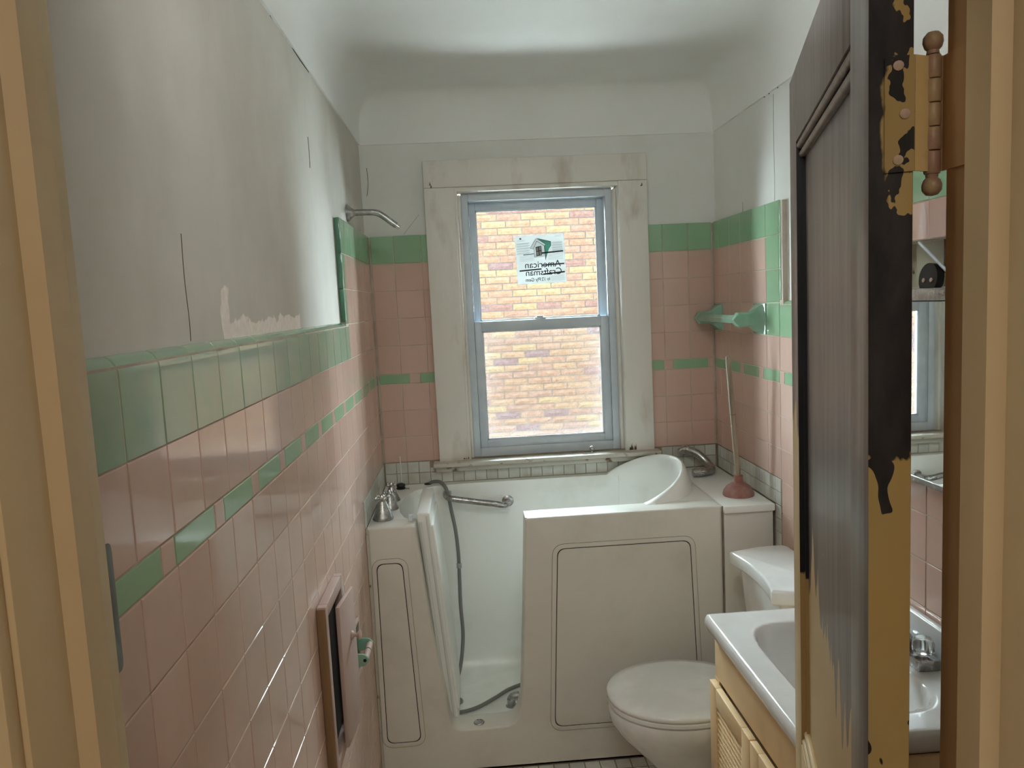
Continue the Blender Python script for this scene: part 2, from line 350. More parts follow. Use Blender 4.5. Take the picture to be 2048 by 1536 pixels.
def tile(wall, parent, a0, a1, z0, z1, m, name='tile', cap=False, jit=1.0):
    fn, rz = FR[wall]; w, h = a1-a0-G, z1-z0-G
    if w < .006 or h < .006: return None
    me = cap_mesh(w, h, m) if cap else tile_mesh(w, h, m)
    o = new(name, me, None, parent); o.location = fn((a0+a1)/2, (z0+z1)/2, random.uniform(-.0002, .0003)*jit)
    o.rotation_euler = (random.gauss(0, .0022)*jit, 0, rz+random.gauss(0, .0022)*jit); return o
def cuts(a0, a1, lines):
    p = [a0]+[l for l in sorted(lines) if a0+.004 < l < a1-.004]+[a1]; return list(zip(p, p[1:]))
def tile_rect(wall, parent, a0, a1, z0, z1, lines, m, name='tile', cap=False):
    for c in cuts(a0, a1, lines): tile(wall, parent, c[0], c[1], z0, z1, m, name, cap)
def band(wall, parent, a0, a1, greens):
    """running strip of long green and short pink pieces"""
    z0, z1 = BAND
    p = a0
    for g0, g1 in sorted(greens):
        g0, g1 = max(g0, a0), min(g1, a1)
        if g1-g0 < .008: continue
        if g0-p > .008: tile(wall, parent, p, g0, z0, z1, M['pink'], 'border_tile')
        tile(wall, parent, g0, g1, z0, z1, M['green'], 'border_tile'); p = g1
    if a1-p > .008: tile(wall, parent, p, a1, z0, z1, M['pink'], 'border_tile')
BAND = (1.2966, 1.3363)
UPROWS = [(1.3363, 1.45)]; HIROWS = [(1.45, 1.56), (1.56, 1.67), (1.67, 1.78)]
LOWROWS = [(1.2966-S*(k+1), 1.2966-S*k) for k in range(11)]+[(0.0, 1.2966-S*11)]
TOPROW = (1.78, 1.89); CAPROW = (1.45, 1.5656)
# mud-set substrate (its face is the grout) + plaster, per wall

# ================================================================== SETTING
def wall_quads(name, rects, place, m):
    bm = bmesh.new()
    for a0, a1, z0, z1, d in rects:
        bm.faces.new([bm.verts.new(place(a, z, d)) for a, z in ((a0, z0), (a1, z0), (a1, z1), (a0, z1))])
    return bm
ZC = 2.247; CRX, CRZ = .105, .19; ZCEIL = ZC+CRZ
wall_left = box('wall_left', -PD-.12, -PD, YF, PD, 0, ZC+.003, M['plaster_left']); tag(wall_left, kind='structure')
xr = W+PD
# right wall plaster with the opening of the recessed shelf
RC = (-1.76, -1.24, 1.591, 1.694)
wall_right = boxes('wall_right', [(xr, xr+.12, YF, RC[0], 0, ZC+.003), (xr, xr+.12, RC[1], PD, 0, ZC+.003), (xr, xr+.12, RC[0], RC[1], 0, RC[2]), (xr, xr+.12, RC[0], RC[1], RC[3], ZC+.003), (xr+.07, xr+.12, RC[0], RC[1], RC[2], RC[3])], M['plaster']); tag(wall_right, kind='structure')
# window opening in the back wall
OX0, OX1, OZ0, OZ1 = .345, 1.018, .955, 2.065
wall_back = boxes('wall_back', [(-PD-.12, OX0, PD, .15, -.3, ZC+.2), (OX1, xr+.12, PD, .15, -.3, ZC+.2), (OX0, OX1, PD, .15, -.3, OZ0), (OX0, OX1, PD, .24, OZ1, ZC+.2)], M['plaster']); tag(wall_back, kind='structure')
YH = YF-.125; OT = 1.945
wall_front = boxes('wall_front', [(-PD-.12, JL-.02, YH, YF, 0, ZC+.003), (JR+.02, xr+.12, YH, YF, 0, ZC+.003), (JL-.02, JR+.02, YH, YF, OT+.02, ZC+.003)], M['plaster']); tag(wall_front, kind='structure')
# ceiling with plaster cove all round
def ceil_bm(bm):
    X0, X1, Y0, Y1 = -PD, xr, YF, PD; n = 14; prof = [(0, -.001), (.006, 0), (.006, .012)]
    for k in range(n+1):
        t = k/n*PI/2; e = 2/2.7; prof.append((.006+CRX*(1-math.cos(t)**e), .012+(CRZ-.012)*math.sin(t)**e))
    rings = []
    for u, z in prof:
        rr = .004+u*.5; ring = []
        for cx, cy, a0 in ((X0+u, Y0+u, PI), (X1-u, Y0+u, 1.5*PI), (X1-u, Y1-u, 0), (X0+u, Y1-u, PI/2)):
            sx = 1 if cx == X0+u else -1; sy = 1 if cy == Y0+u else -1
            for k in range(7):
                a = a0+k/6*PI/2; ring.append(bm.verts.new((cx+sx*rr+rr*math.cos(a), cy+sy*rr+rr*math.sin(a), ZC+z)))
        rings.append(ring)
    L = len(rings[0])
    for a, b in zip(rings, rings[1:]):
        for k in range(L): bm.faces.new((a[k], a[(k+1) % L], b[(k+1) % L], b[k]))
    bm.faces.new(rings[-1])
ceiling = join(ceil_bm, 'ceiling', M['ceiling'], smooth=True, ang=38); tag(ceiling, kind='structure')
roofslab = box('ceiling_slab', -PD-.12, xr+.12, YF, .24, ZCEIL+.01, ZCEIL+.1, M['ceiling'], ceiling)
floor = box('floor', -PD-.12, xr+.12, YF-.02, PD, -.06, -.0015, M['darkgrout']); tag(floor, kind='structure')

# ---- grout beds
box('grout_bed', -PD, -.0013, YF, -.70, 0, 1.555, M['grout'], wall_left); box('grout_bed', -PD, -.0013, -.70, PD-.001, 0, 1.886, M['grout'], wall_left)
box('grout_bed', 0, .243, .0013, PD+.001, 0, 1.886, M['grout'], wall_back); box('grout_bed', 1.112, W, .0013, PD+.001, 0, 1.886, M['grout'], wall_back)
box('grout_bed', .243, 1.112, .0013, PD+.001, 0, .95, M['darkgrout'], wall_back)
R1, R2 = -1.10, -1.96          # raised tiling round the medicine cabinet
for a0, a1, z0, z1 in ((-.688, PD-.001, 0, 1.886), (R1, -.688, 0, 1.555), (RC[1], R1, 0, 1.886), (RC[0], RC[1], 0, RC[2]-.002), (RC[0], RC[1], RC[3]+.002, 1.886), (R2, RC[0], 0, 1.886), (YF, R2, 0, 1.555)):
    box('grout_bed', W+.0013, xr, a0, a1, z0, z1, M['grout'], wall_right)

# ---- left wall tiles
LL = [-2.2684+S*i for i in range(-3, 22)]
tile_rect('left', wall_left, YF+.003, -.618-.035, *CAPROW, LL, M['capgreen'], 'cap_tile', cap=True)
tile_rect('left', wall_left, YF+.003, -.006, *UPROWS[0], LL, M['pink'])
band('left', wall_left, YF+.003, -.006, [(-2.355-.192+.192*i, -2.355-.192+.192*i+.150) for i in range(14)])
for z0, z1 in LOWROWS:
    for a0, a1 in cuts(YF+.003, -.006, LL):
        if a0 > TF+.06 and z1 < .86: continue
        if -1.43 < a0 and a1 < -1.05 and .53 < z0 and z1 < .94: continue          # access hatch
        tile('left', wall_left, a0, a1, z0, z1, M['pink'])
for z0, z1 in HIROWS:
    tile('left', wall_left, -.70, -.653, z0, z1, M['green']) if z0 > 1.5 else None
    tile_rect('left', wall_left, -.653 if z0 > 1.5 else -.653, -.006, z0, z1, LL, M['pink'])
    tile('left', wall_left, -.653, -.618, z0, z1, M['green']) if False else None
tile_rect('left', wall_left, -.70, -.006, *TOPROW, LL, M['green'])
for z0, z1 in ((1.568, 1.67), (1.67, 1.78), (1.78, 1.888)):
    box('edge_tile', -.0145, .0005, -.7065, -.7005, z0+.001, z1-.001, M['mintdark'], wall_left, .0012)

# ---- back wall tiles
LB = [.096, .2055]; RB = [1.1825, 1.2885]
for a0, a1, ls in ((.006, .243, LB), (1.112, W-.006, RB)):
    tile_rect('back', wall_back, a0, a1, *TOPROW, ls, M['green'])
    for r in HIROWS+UPROWS+LOWROWS[:2]+[(.974, LOWROWS[1][0])]: tile_rect('back', wall_back, a0, a1, r[0], r[1], ls, M['pink'])
band('back', wall_back, .006, .243, [(.006, .129), (.172, .243)]); band('back', wall_back, 1.112, W-.006, [(1.112, 1.178), (1.216, 1.362)])
# ---- right wall tiles
LR = [-.07, -.19, -.31, -.43, -.551, -.66]+[-.66-.1155*i for i in range(1, 17)]
RB_ = [(-.149, -.009), (-.292, -.187), (-.474, -.326), (-.655, -.517)]+[(-.695-.19*i-.148, -.695-.19*i) for i in range(10)]
def rw(a0, a1, z0, z1, m, **k): tile_rect('right', wall_right, a0, a1, z0, z1, LR, m, **k)
rw(-.66, -.006, *TOPROW, M['green'])
for z0, z1 in HIROWS:
    if z0 > 1.5: tile('right', wall_right, -.66, -.551, z0, z1, M['green'])
    a = -.551 if z0 > 1.5 else -.43
    rw(a, -.10 if z0 < 1.5 else -.006, z0, z1, M['pink'])
tile('right', wall_right, -.66, -.551, 1.45, 1.56, M['green'])
for z0, z1 in ((1.567, 1.67), (1.67, 1.78), (1.78, 1.888)):
    box('edge_tile', W-.0012, W+.0145, -.675, -.661, z0+.001, z1-.001, M['green'], wall_right, .004, 3)
rw(R1, -.66, *CAPROW, M['green'], name='cap_tile', cap=True); rw(YF+.003, R2, *CAPROW, M['green'], name='cap_tile', cap=True)
rw(YF+.003, -.006, *UPROWS[0], M['pink'])
band('right', wall_right, YF+.003, -.006, RB_)
for z0, z1 in LOWROWS:
    for a0, a1 in cuts(YF+.003, -.006, LR):
        if a0 > -.66 and z1 < .98: continue
        if a0 > -.66 and z0 < .974: z0 = .974
        if a1 > -.66 and a0 < -.60 and z1 < .9: continue
        if a1 < -1.2 and a0 > -1.82 and z1 < .70: continue
        tile('right', wall_right, a0, a1, z0, z1, M['pink'])
for z0, z1 in HIROWS+[TOPROW]:
    m = M['green'] if z0 > 1.7 else M['pink']
    for a0, a1 in ((R2, RC[0]), (RC[1], R1)): rw(a0, a1, z0, z1, m)
    if z1 > RC[3]+.01: rw(RC[0], RC[1], max(z0, RC[3]+.002), z1, m)
    elif z0 < 1.5: rw(RC[0], RC[1], z0, z1, m)
    elif z0 < RC[2]: rw(RC[0], RC[1], z0, RC[2]-.002, m)
tile('right', wall_right, -1.417, -1.30, 1.03, 1.10, M['green']) if False else None
# ---- mosaic rows round the tub
MP = .0466
def mos(wall, parent, a0, a1, z0, z1, cols=None):
    n = max(1, round((a1-a0)/MP)); w = (a1-a0)/n
    for i in range(n): tile(wall, parent, a0+i*w, a0+(i+1)*w, z0, z1, M['mosaic'], 'mosaic_tile', jit=2.5)
box('grout_bed', .001, W-.001, -.0003, .012, .876, .974, M['darkgrout'], wall_back)
for z0, z1 in ((.880, .926), (.926, .972)):
    n = 30; w = (W-.012)/n
    for i in range(n):
        a0 = .006+i*w
        zt = z1
        if z0 > .9 and a0+w > .232 and a0 < 1.12: zt = .945
        t = tile('back', wall_back, a0, a0+w, z0, zt, M['mosaic'], 'mosaic_tile', jit=2.5)
        if t: t.location.y -= .0028
for wn, par, X in (('left', wall_left, .0003), ('right', wall_right, W-.0003)):
    s = 1 if wn == 'left' else -1
    box('grout_bed', min(X, X-s*.012), max(X, X-s*.012), -.665 if s < 0 else -.62, -.001, .876, .974, M['darkgrout'], par)
    for z0, z1 in ((.880, .926), (.926, .972)):
        n = 14; w = .64/n
        for i in range(n):
            if s > 0 and i == 0: continue
            t = tile(wn, par, -.66+.0+i*w, -.66+(i+1)*w, z0, z1, M['mosaic'], 'mosaic_tile', jit=2.5)
            if t: t.location.x += s*.0028
box('grout_bed', W-.0003, W+.012, -.665, -.616, .2, .88, M['darkgrout'], wall_right)
for i in range(13):
    t = tile('right', wall_right, -.661, -.616, .88-.0466*(i+1), .88-.0466*i, M['mosaic'], 'mosaic_tile', jit=2.5)
    if t: t.location.x -= .0028
# ---- floor mosaic: nearest visible tiles are parts, the rest one part
FT = .0535; ft = []
for i in range(int(W/FT)+1):
    for j in range(int(-YF/FT)+1):
        x, y = .002+i*FT, -.612-FT-j*FT
        if y < YF or x+FT > W+.03: continue
        q = px((x+FT/2, y+FT/2, 0)); vis = q is not None and -30 < q[0] < 2078 and q[1] < 1640
        ft.append((0 if vis else 1, -y if not vis else -q[2]*0-y, x, y))
ft.sort()
fm = None
def ftile(w):
    bm = bmesh.new(); rings = []
    for ins, z in ((0, -.006), (0, -.001), (.0012, 0)):
        a = w/2-ins; rings.append([bm.verts.new(c) for c in ((-a, -a, z), (a, -a, z), (a, a, z), (-a, a, z))])
    for r0, r1 in zip(rings, rings[1:]):
        for k in range(4): bm.faces.new((r0[k], r0[(k+1) % 4], r1[(k+1) % 4], r1[k]))
    bm.faces.new(rings[-1]); return bm
fm = fin(ftile(FT-.004)); fm.materials.append(M['mosaic'])
for k, (v, d, x, y) in enumerate(ft[:260]):
    o = new('mosaic_tile', fm, None, floor); o.location = (x+FT/2, y+FT/2, random.uniform(-.0005, .0005)); o.rotation_euler = (random.gauss(0, .004), random.gauss(0, .004), 0)
def rest(bm):
    for v, d, x, y in ft[260:]: box_bm(bm, x+.002, x+FT-.002, y+.002, y+FT-.002, -.006, 0)
mf = join(rest, 'mosaic_field', M['mosaic'], floor); tag(mf, kind='stuff')

# ================================================================== WINDOW
win = empty('window_1', (0, 0, 0), kind='structure', label='white vinyl double-hung window in a peeling cream wooden frame')
CY = -.022
# casing boards
box('casing_board', .231, .352, CY, -.0005, .952, 2.066, M['casing'], win, .003)
box('casing_board', 1.004, 1.122, CY, -.0005, .952, 2.066, M['casing'], win, .003)
box('casing_head', .231, 1.122, CY, PD, 2.0665, 2.172, M['casing'], win, .003)
# inner stop mouldings (reveal)
for x0, x1 in ((.345, .362), (.362, .374)):
    d = CY+.004 if x0 < .35 else CY+.030
    box('stop_moulding', x0, x1, d, .07, .960, 2.050 if x0 < .35 else 2.040, M['casing'], win, .003)
for x0, x1 in ((1.001, 1.018), (.988, 1.001)):
    d = CY+.004 if x0 > 1 else CY+.030
    box('stop_moulding', x0, x1, d, .07, .960, 2.050 if x0 > 1 else 2.040, M['casing'], win, .003)
box('stop_moulding', .345, 1.018, CY+.004, .07, 2.048, 2.066, M['casing'], win, .003)
box('window_stool', .206, 1.142, -.062, .06, .952, .970, M['sillrot'], win, .006)
box('window_apron', .215, 1.135, -.034, -.004, .928, .9515, M['sillrot'], win, .006)
# vinyl frame
fx0, fx1, fz0, fz1 = .374, .988, .970, 2.048
box('frame_side', fx0, fx0+.030, .035, .125, fz0, fz1, M['vinyl'], win, .002); box('frame_side', fx1-.030, fx1, .035, .125, fz0, fz1, M['vinyl'], win, .002)
box('frame_head', fx0+.030, fx1-.030, .035, .125, fz1-.032, fz1, M['vinyl'], win, .002); box('frame_sill', fx0+.030, fx1-.030, .035, .14, fz0, fz0+.036, M['vinyl'], win, .002)
def sash(nm, x0, x1, z0, z1, y, rw_, top, bot, ins):
    s = empty(nm); s.parent = win
    box('stile', x0, x0+rw_, y, y+.028, z0, z1, M['vinyl'], s, .002); box('stile', x1-rw_, x1, y, y+.028, z0, z1, M['vinyl'], s, .002)
    box('top_rail', x0+rw_, x1-rw_, y, y+.028, z1-top, z1, M['vinyl'], s, .002); box('bottom_rail', x0+rw_, x1-rw_, y, y+.028, z0, z0+bot, M['vinyl'], s, .002)
    box('pane', x0+rw_-.004, x1-rw_+.004, y+.012, y+.015, z0+bot-.004, z1-top+.004, M['glass'], s)
    # thin glazing bead
    b = .006
    boxes('glazing_bead', [(x0+rw_, x0+rw_+b, y+.004, y+.012, z0+bot, z1-top), (x1-rw_-b, x1-rw_, y+.004, y+.012, z0+bot, z1-top), (x0+rw_, x1-rw_, y+.004, y+.012, z1-top-b, z1-top), (x0+rw_, x1-rw_, y+.004, y+.012, z0+bot, z0+bot+b)], M['vinyl'], s)
    return s
sash('upper_sash', .4035, .9585, 1.50, 2.020, .088, .026, .036, .03, 0)
ls = sash('lower_sash', .4035, .9585, 1.006, 1.530, .050, .030, .040, .030, 0)
box('sash_gap', .4020, .4034, .0345, .05, 1.004, 2.016, M['black'], win); box('sash_gap', .9586, .9600, .0345, .05, 1.004, 2.016, M['black'], win)
box('sash_lock', .655, .700, .052, .082, 1.5305, 1.538, M['vinyl'], ls, .002); box('sash_lock', .662, .690, .056, .070, 1.538, 1.5445, M['vinyl'], ls, .002)
for xx in (.445, .917):
    box('tilt_latch', xx-.014, xx+.014, .048, .0505, 1.022, 1.030, M['vinyl'], ls, .001)
box('insect_screen', .41, .95, .128, .1285, 1.0, 1.52, M['screen'], win)
box('screen_frame', .41, .95, .126, .132, 1.000, 1.014, M['vinyl'], win); box('screen_frame', .41, .95, .126, .132, 1.506, 1.52, M['vinyl'], win)
box('outer_sill', .36, 1.0, .141, .20, .93, .985, M['vinyl'], win, .004)

# sticker on the upper pane, read from outside (mirrored from inside)
st = empty('window_sticker', (.694, .0985, 1.777), label='square label with a small house drawing, reversed lettering, on the upper pane', cat='sticker')
SW, SH = .206, .202
box('paper', -SW/2, SW/2, 0, .0006, -SH/2, SH/2, M['sticker'], st)
def mir(x, z): return x, z
def flat(name, pts, m, d=.0004):
    bm = bmesh.new(); bm.faces.new([bm.verts.new((x, -d, z)) for x, z in pts]); return new(name, fin(bm), m, st)
def U(x, z): return ((x/1807-.5)*1, z)
def sp(u, v): return ((u-905)/875*SW, (775-v)/890*SH)
def line(u0, v0, u1, v1, t, m, d=.0004, name='ink_line'):
    a = Vector(sp(u0, v0)); b = Vector(sp(u1, v1)); n = (b-a).normalized().orthogonal()*t/2
    return flat(name, [tuple(a+n), tuple(b+n), tuple(b-n), tuple(a-n)], m, d)
flat('house_wall', [sp(*p) for p in ((790, 560), (850, 450), (975, 540), (985, 740), (800, 740))], M['whiteink'], .0005)
flat('green_shape', [sp(*p) for p in ((860, 395), (1105, 470), (1105, 540), (1060, 600), (990, 800), (975, 540), (1000, 520))], M['greenink'], .0006)
flat('roof_trim', [sp(*p) for p in ((725, 570), (845, 395), (1000, 505), (985, 535), (850, 445), (785, 585))], M['whiteink'], .0007)
for a in ((725, 570, 845, 395), (845, 395, 1000, 505), (785, 585, 850, 445), (850, 445, 980, 535), (725, 570, 785, 585), (795, 590, 795, 740), (985, 540, 990, 790), (860, 395, 1105, 470)): line(*a, .0016, M['ink'], .0009)
flat('window_frame', [sp(*p) for p in ((825, 555), (928, 535), (930, 705), (832, 722))], M['ink'], .0008)
for p in (((834, 566), (872, 558), (874, 622), (836, 630)), ((884, 556), (920, 548), (921, 612), (886, 619)), ((836, 642), (875, 634), (877, 702), (839, 709)), ((887, 631), (922, 624), (923, 694), (889, 701))): flat('pane', [sp(*q) for q in p], M['whiteink'], .001)
for a in ((915, 668, 1310, 650, .006), (925, 888, 1318, 880, .006), (935, 1052, 1320, 1030, .006), (515, 970, 910, 955, .006), (600, 683, 790, 672, .003)): line(*a[:4], a[4], M['ink'], .0007)
for v in range(470, 660, 44):
    line(490, v+10, 720, v, .0022, M['greyink']); line(1120, v+20, 1300, v+14, .0022, M['greyink'])
    line(490, v+27, 700, v+19, .0012, M['greyink']); line(1120, v+38, 1300, v+32, .0012, M['greyink'])
for v in range(700, 800, 22): line(530, v+10, 780, v+2, .0011, M['greyink']); line(1040, v+5, 1300, v-5, .0011, M['greyink'])
for v in range(1090, 1190, 20): line(1070, v+8, 1310, v, .0009, M['greyink'])
for v in (420, 435): line(500, v, 640, v-6, .001, M['greyink'])
for v in (365, 385): line(1170, v, 1290, v-5, .001, M['greyink'])
flat('emblem', [sp(565+26*math.cos(a*PI/5)*(1 if a % 2 else .6), 388+20*math.sin(a*PI/5)*(1 if a % 2 else .6)) for a in range(10)], M['ink'])
def text(body, size, u, v, m, rot=0.0, w=None, name='lettering'):
    cu = bpy.data.curves.new('t', 'FONT'); cu.body = body; cu.size = size; cu.align_x = 'LEFT'; cu.offset = .0002
    ob = bpy.data.objects.new('t', cu); COL.objects.link(ob)
    me = bpy.data.meshes.new_from_object(ob.evaluated_get(bpy.context.evaluated_depsgraph_get())); bpy.data.objects.remove(ob)
    xs = [q.co.x for q in me.vertices]; sx = (w/(max(xs)-min(xs))) if w else 1
    x0, z0 = sp(u, v)
    for q in me.vertices: q.co = (x0-q.co.x*sx, -.0011, z0+q.co.y)       # mirrored: starts at the right
    return new(name, me, m, st)
text('American', .038, 1255, 925, M['ink'], w=.150); text('Craftsman', .038, 1270, 1065, M['ink'], w=.150); text('by', .017, 1050, 1165, M['ink'], w=.0125)
text('Ply Gem', .021, 885, 1172, M['ink'], w=.062); text('//2', .021, 972, 1172, M['ink'], w=.017)
st.rotation_euler = (0, math.radians(-1.0), 0)
# ball knob resting at the bottom of the frame
kn = lathe('chrome_ball', [(0, 0), (.005, 0), (.005, .004), (.003, .006), (.007, .009), (.0105, .015), (.0105, .019), (.007, .025), (0, .027)], M['chrome'], None, (.861, -.012, .9702)); tag(kn, 'tiny chrome ball knob standing on the window stool', 'knob')

# ================================================================== OUTSIDE
bb = empty('brick_house', (0, 4.2, 0), label='neighbouring house wall of orange and tan rock-faced brick seen through the window', cat='building')
BH, BL = .0650, .232
def brick_bm(bm, w, h, seed):
    rnd = random.Random(seed); vs = box_bm(bm, -w/2, w/2, 0, .09, -h/2, h/2); return vs
bricks = []
for r in range(-12, 56):
    z = r*BH; off = (.5 if r % 2 else 0)*BL+.03*math.sin(r*1.7)
    for c in range(-9, 16):
        bricks.append((abs(z-1.42)/1.2 if .22 < z < 2.68 and .22 < c*BL+off+.07 < 1.72 else 9+math.hypot(z-1.4, c*BL+off-1), c*BL+off, z))
bricks.sort(); bvar = []
for s in range(5):
    bm = bmesh.new(); rr = random.Random(s); nx, nz = 5, 2; g = {}
    w, h = BL-.009, BH-.008
    for i in range(nx+1):
        for k in range(nz+1):
            e = i in (0, nx) or k in (0, nz); g[i, k] = bm.verts.new((-w/2+w*i/nx, 0.004 if e else -rr.uniform(.002, .012), -h/2+h*k/nz))
    for i in range(nx):
        for k in range(nz): bm.faces.new((g[i, k], g[i+1, k], g[i+1, k+1], g[i, k+1]))
    ring = [g[i, 0] for i in range(nx+1)]+[g[nx, k] for k in range(1, nz+1)]+[g[i, nz] for i in range(nx-1, -1, -1)]+[g[0, k] for k in range(nz-1, 0, -1)]
    bk = [bm.verts.new((v.co.x, .03, v.co.z)) for v in ring]
    for i in range(len(ring)): j = (i+1) % len(ring); bm.faces.new((ring[i], ring[j], bk[j], bk[i]))
    me = fin(bm); me.materials.append(M['brick']); bvar.append(me)
NB = 270
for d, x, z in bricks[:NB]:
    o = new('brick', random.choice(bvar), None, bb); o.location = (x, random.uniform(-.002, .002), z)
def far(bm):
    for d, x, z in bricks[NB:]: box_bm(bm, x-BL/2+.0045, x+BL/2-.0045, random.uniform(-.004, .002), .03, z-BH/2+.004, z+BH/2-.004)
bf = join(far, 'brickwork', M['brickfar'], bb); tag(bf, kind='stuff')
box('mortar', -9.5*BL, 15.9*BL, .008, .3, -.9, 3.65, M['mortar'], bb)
gr = box('ground', -8, 9, .15, 9, -.9, -.8, M['concrete']); tag(gr, kind='structure')

# ================================================================== DOORWAY
dj = empty('door_2', (0, 0, 0), kind='structure', label='tan painted door jamb with stop framing the view')
for s, X in ((1, JL), (-1, JR)):
    a, b = sorted((X, X-s*.02))
    box('jamb_board', a, b, YH, YF+.001, 0, OT, M['jamb'], dj, .0015)
    a, b = sorted((X, X+s*.011))
    yy0 = CAM.y+.594*.92; yy1 = CAM.y+.628*.92
    prof = [(0, yy0-.004), (s*.011, yy0+.003), (s*.011, yy1), (0, yy1)]
    def stop(bm, prof=prof, X=X):
        lo = [bm.verts.new((X+p[0], p[1], 0)) for p in prof]; hi = [bm.verts.new((X+p[0], p[1], OT)) for p in prof]
        for k in range(4): j = (k+1) % 4; bm.faces.new((lo[k], lo[j], hi[j], hi[k]))
        bm.faces.new(lo); bm.faces.new(hi)
    join(stop, 'door_stop', M['jamb'], dj)
    # hall-side and room-side casing
    a, b = sorted((X-s*.004, X-s*.075)); box('casing_board', a, b, YH-.014, YH, 0, OT+.07, M['jamb'], dj, .002)
box('rabbet_face', JR-.0012, JR+.0002, yy1, YF+.0012, 0, OT, M['jambrust'], dj)
box('jamb_head', JL, JR, YH, YF, OT, OT+.02, M['jamb'], dj); box('casing_head', JL-.075, JR+.075, YH-.014, YH, OT+.004, OT+.075, M['jamb'], dj)
# strike plate on the left jamb
sp_ = empty('strike_plate', (0, 0, 0), label='grey metal strike plate on the left door jamb', cat='strike plate')
plate('plate', [fillet([(-.022, -.055), (.018, -.055), (.018, .055), (-.022, .055)], .010), fillet([(-.003, -.018), (.010, -.018), (.010, .0), (-.003, .0)], .001)], .0016, M['nickel'], sp_, .0004, lambda x, y, z: Vector((JL-.0075+.0008-z, YF+.0105-x*.5, 1.366+y)))
box('latch_hole', JL-.0086, JL-.0078, YF+.004, YF+.0125, 1.348, 1.366, M['black'], sp_)
sp_.rotation_euler = (0, 0, 0)

# ================================================================== DOOR LEAF
AD = math.radians(18); dv = Vector((math.sin(AD), math.cos(AD), 0))
BPT = Vector((.7120, -2.4792, 0)); DW, DT, DH = .645, .034, 1.930
door = empty('door_1', BPT, PI/2-AD, kind='structure', label='open dark-stained door, paint half stripped, hinged on the right jamb')
# local: +x along leaf, -y to the right (away from seen face) after rotation -> face seen is at +y; build with y in [-DT,0]
def dbox(name, x0, x1, z0, z1, m, y0=-DT, y1=0, bev=.0015): return box(name, x0, x1, y0, y1, z0, z1, m, door, bev)
SN, SF = .085, .555
PZ = [(.861, 1.822), (.20, .74)]
ns = dbox('stile', .0, SN, .008, DH, M['doorface']); ns.data.materials.append(M['dooredge'])
for p in ns.data.polygons:
    if p.normal.x < -.9: p.material_index = 1
dbox('stile', SF, DW, .008, DH, M['doorface'])
for z0, z1 in ((1.822, DH), (.74, .861), (.008, .20)): dbox('rail', SN, SF, z0, z1, M['doorface'], bev=.0008)
for z0, z1 in PZ:
    dbox('panel', SN, SF, z0, z1, M['doorface'], -DT+.010, -.0125, 0)
    for zz, s in ((z1, -1), (z0, 1)):
        def mould(bm, zz=zz, s=s):
            for o, r, d in ((.006, .0055, -.006), (.019, .006, -.010)):
                tube_bm(bm, [(SN+.004, d, zz+s*o), (SF-.004, d, zz+s*o)], r, 10)
        join(mould, 'moulding', M['doorface'], door, True)
    box('groove_shade_strip', SF-.0032, SF-.0002, -.0124, -.0004, z0+.001, z1-.001, M['groove_shade'], door)  # strip added to carry the painted shade of the far stile's inner side
    box('groove_shade_strip', SF-.012, SF-.0033, -.0124, -.008, z0+.001, z1-.001, M['groove_shade'], door)
# hinge, its barrel between door edge and jamb
HX = (.7640, -2.4830)
hg = empty('hinge'); hg.parent = door
dinv = (Matrix.Translation(BPT) @ Matrix.Rotation(PI/2-AD, 4, 'Z')).inverted()
def HP(x, y, z): return dinv @ Vector((x, y, z))
Hl = HP(HX[0], HX[1], 0)
zt, zb = 1.772, 1.700
HZ0, HZ1 = 1.6905, 1.7855
n5 = 5; seg = (HZ1-HZ0)/n5
for k in range(n5):
    z0 = HZ0+k*seg; r = .0068 if k % 2 else .0064
    lathe('knuckle', [(0, 0), (r*.9, .0), (r, .0012), (r, seg-.0022), (r*.9, seg-.001), (0, seg-.001)], M['hingebare'], hg, (Hl.x, Hl.y, z0), seg=18)
for zz, s in ((HZ1, 1), (HZ0, -1)):
    lathe('finial', [(0, 0), (.005, 0), (.0045, .003), (.0065, .005), (.0078, .009), (.0074, .0135), (.0045, .017), (0, .018)], M['hingebare'], hg, (Hl.x, Hl.y, zz), (0, 0, s), seg=18)
def leafbm(bm):
    a = HP(BPT.x, BPT.y, 0)
    box_bm(bm, -.0022, -.0002, -DT-.0, -.012, HZ0+.002, HZ1-.002)
join(leafbm, 'leaf', M['dooredge'], hg)
def leaf2(bm):
    p0 = Vector((-.0012, -DT, 0)); p1 = Vector((Hl.x, Hl.y, 0)); d = (p1-p0); n = Vector((-d.y, d.x, 0)).normalized()*.001
    vs = [bm.verts.new((q.x, q.y, z)) for z in (HZ0+.002, HZ1-.002) for q in (p0-n, p0+n, p1+n, p1-n)]
    for f in ((0, 1, 2, 3), (7, 6, 5, 4), (0, 4, 5, 1), (1, 5, 6, 2), (2, 6, 7, 3), (3, 7, 4, 0)): bm.faces.new([vs[i] for i in f])
join(leaf2, 'leaf', M['hingepaint'], hg)
def leaf3(bm):
    for z0, z1 in ((HZ0+.002, HZ1-.002),):
        pts = [HP(HX[0], HX[1], 0), HP(JR-.0014, YF+.006, 0), HP(JR-.0014, YF-.026, 0)]
        for a, b in zip(pts, pts[1:]):
            d = b-a; n = Vector((-d.y, d.x, 0)).normalized()*.001
            vs = [bm.verts.new((q.x, q.y, z)) for z in (z0, z1) for q in (a-n, a+n, b+n, b-n)]
            for f in ((0, 1, 2, 3), (7, 6, 5, 4), (0, 4, 5, 1), (1, 5, 6, 2), (2, 6, 7, 3), (3, 7, 4, 0)): bm.faces.new([vs[i] for i in f])
join(leaf3, 'leaf', M['jambrust'], hg)
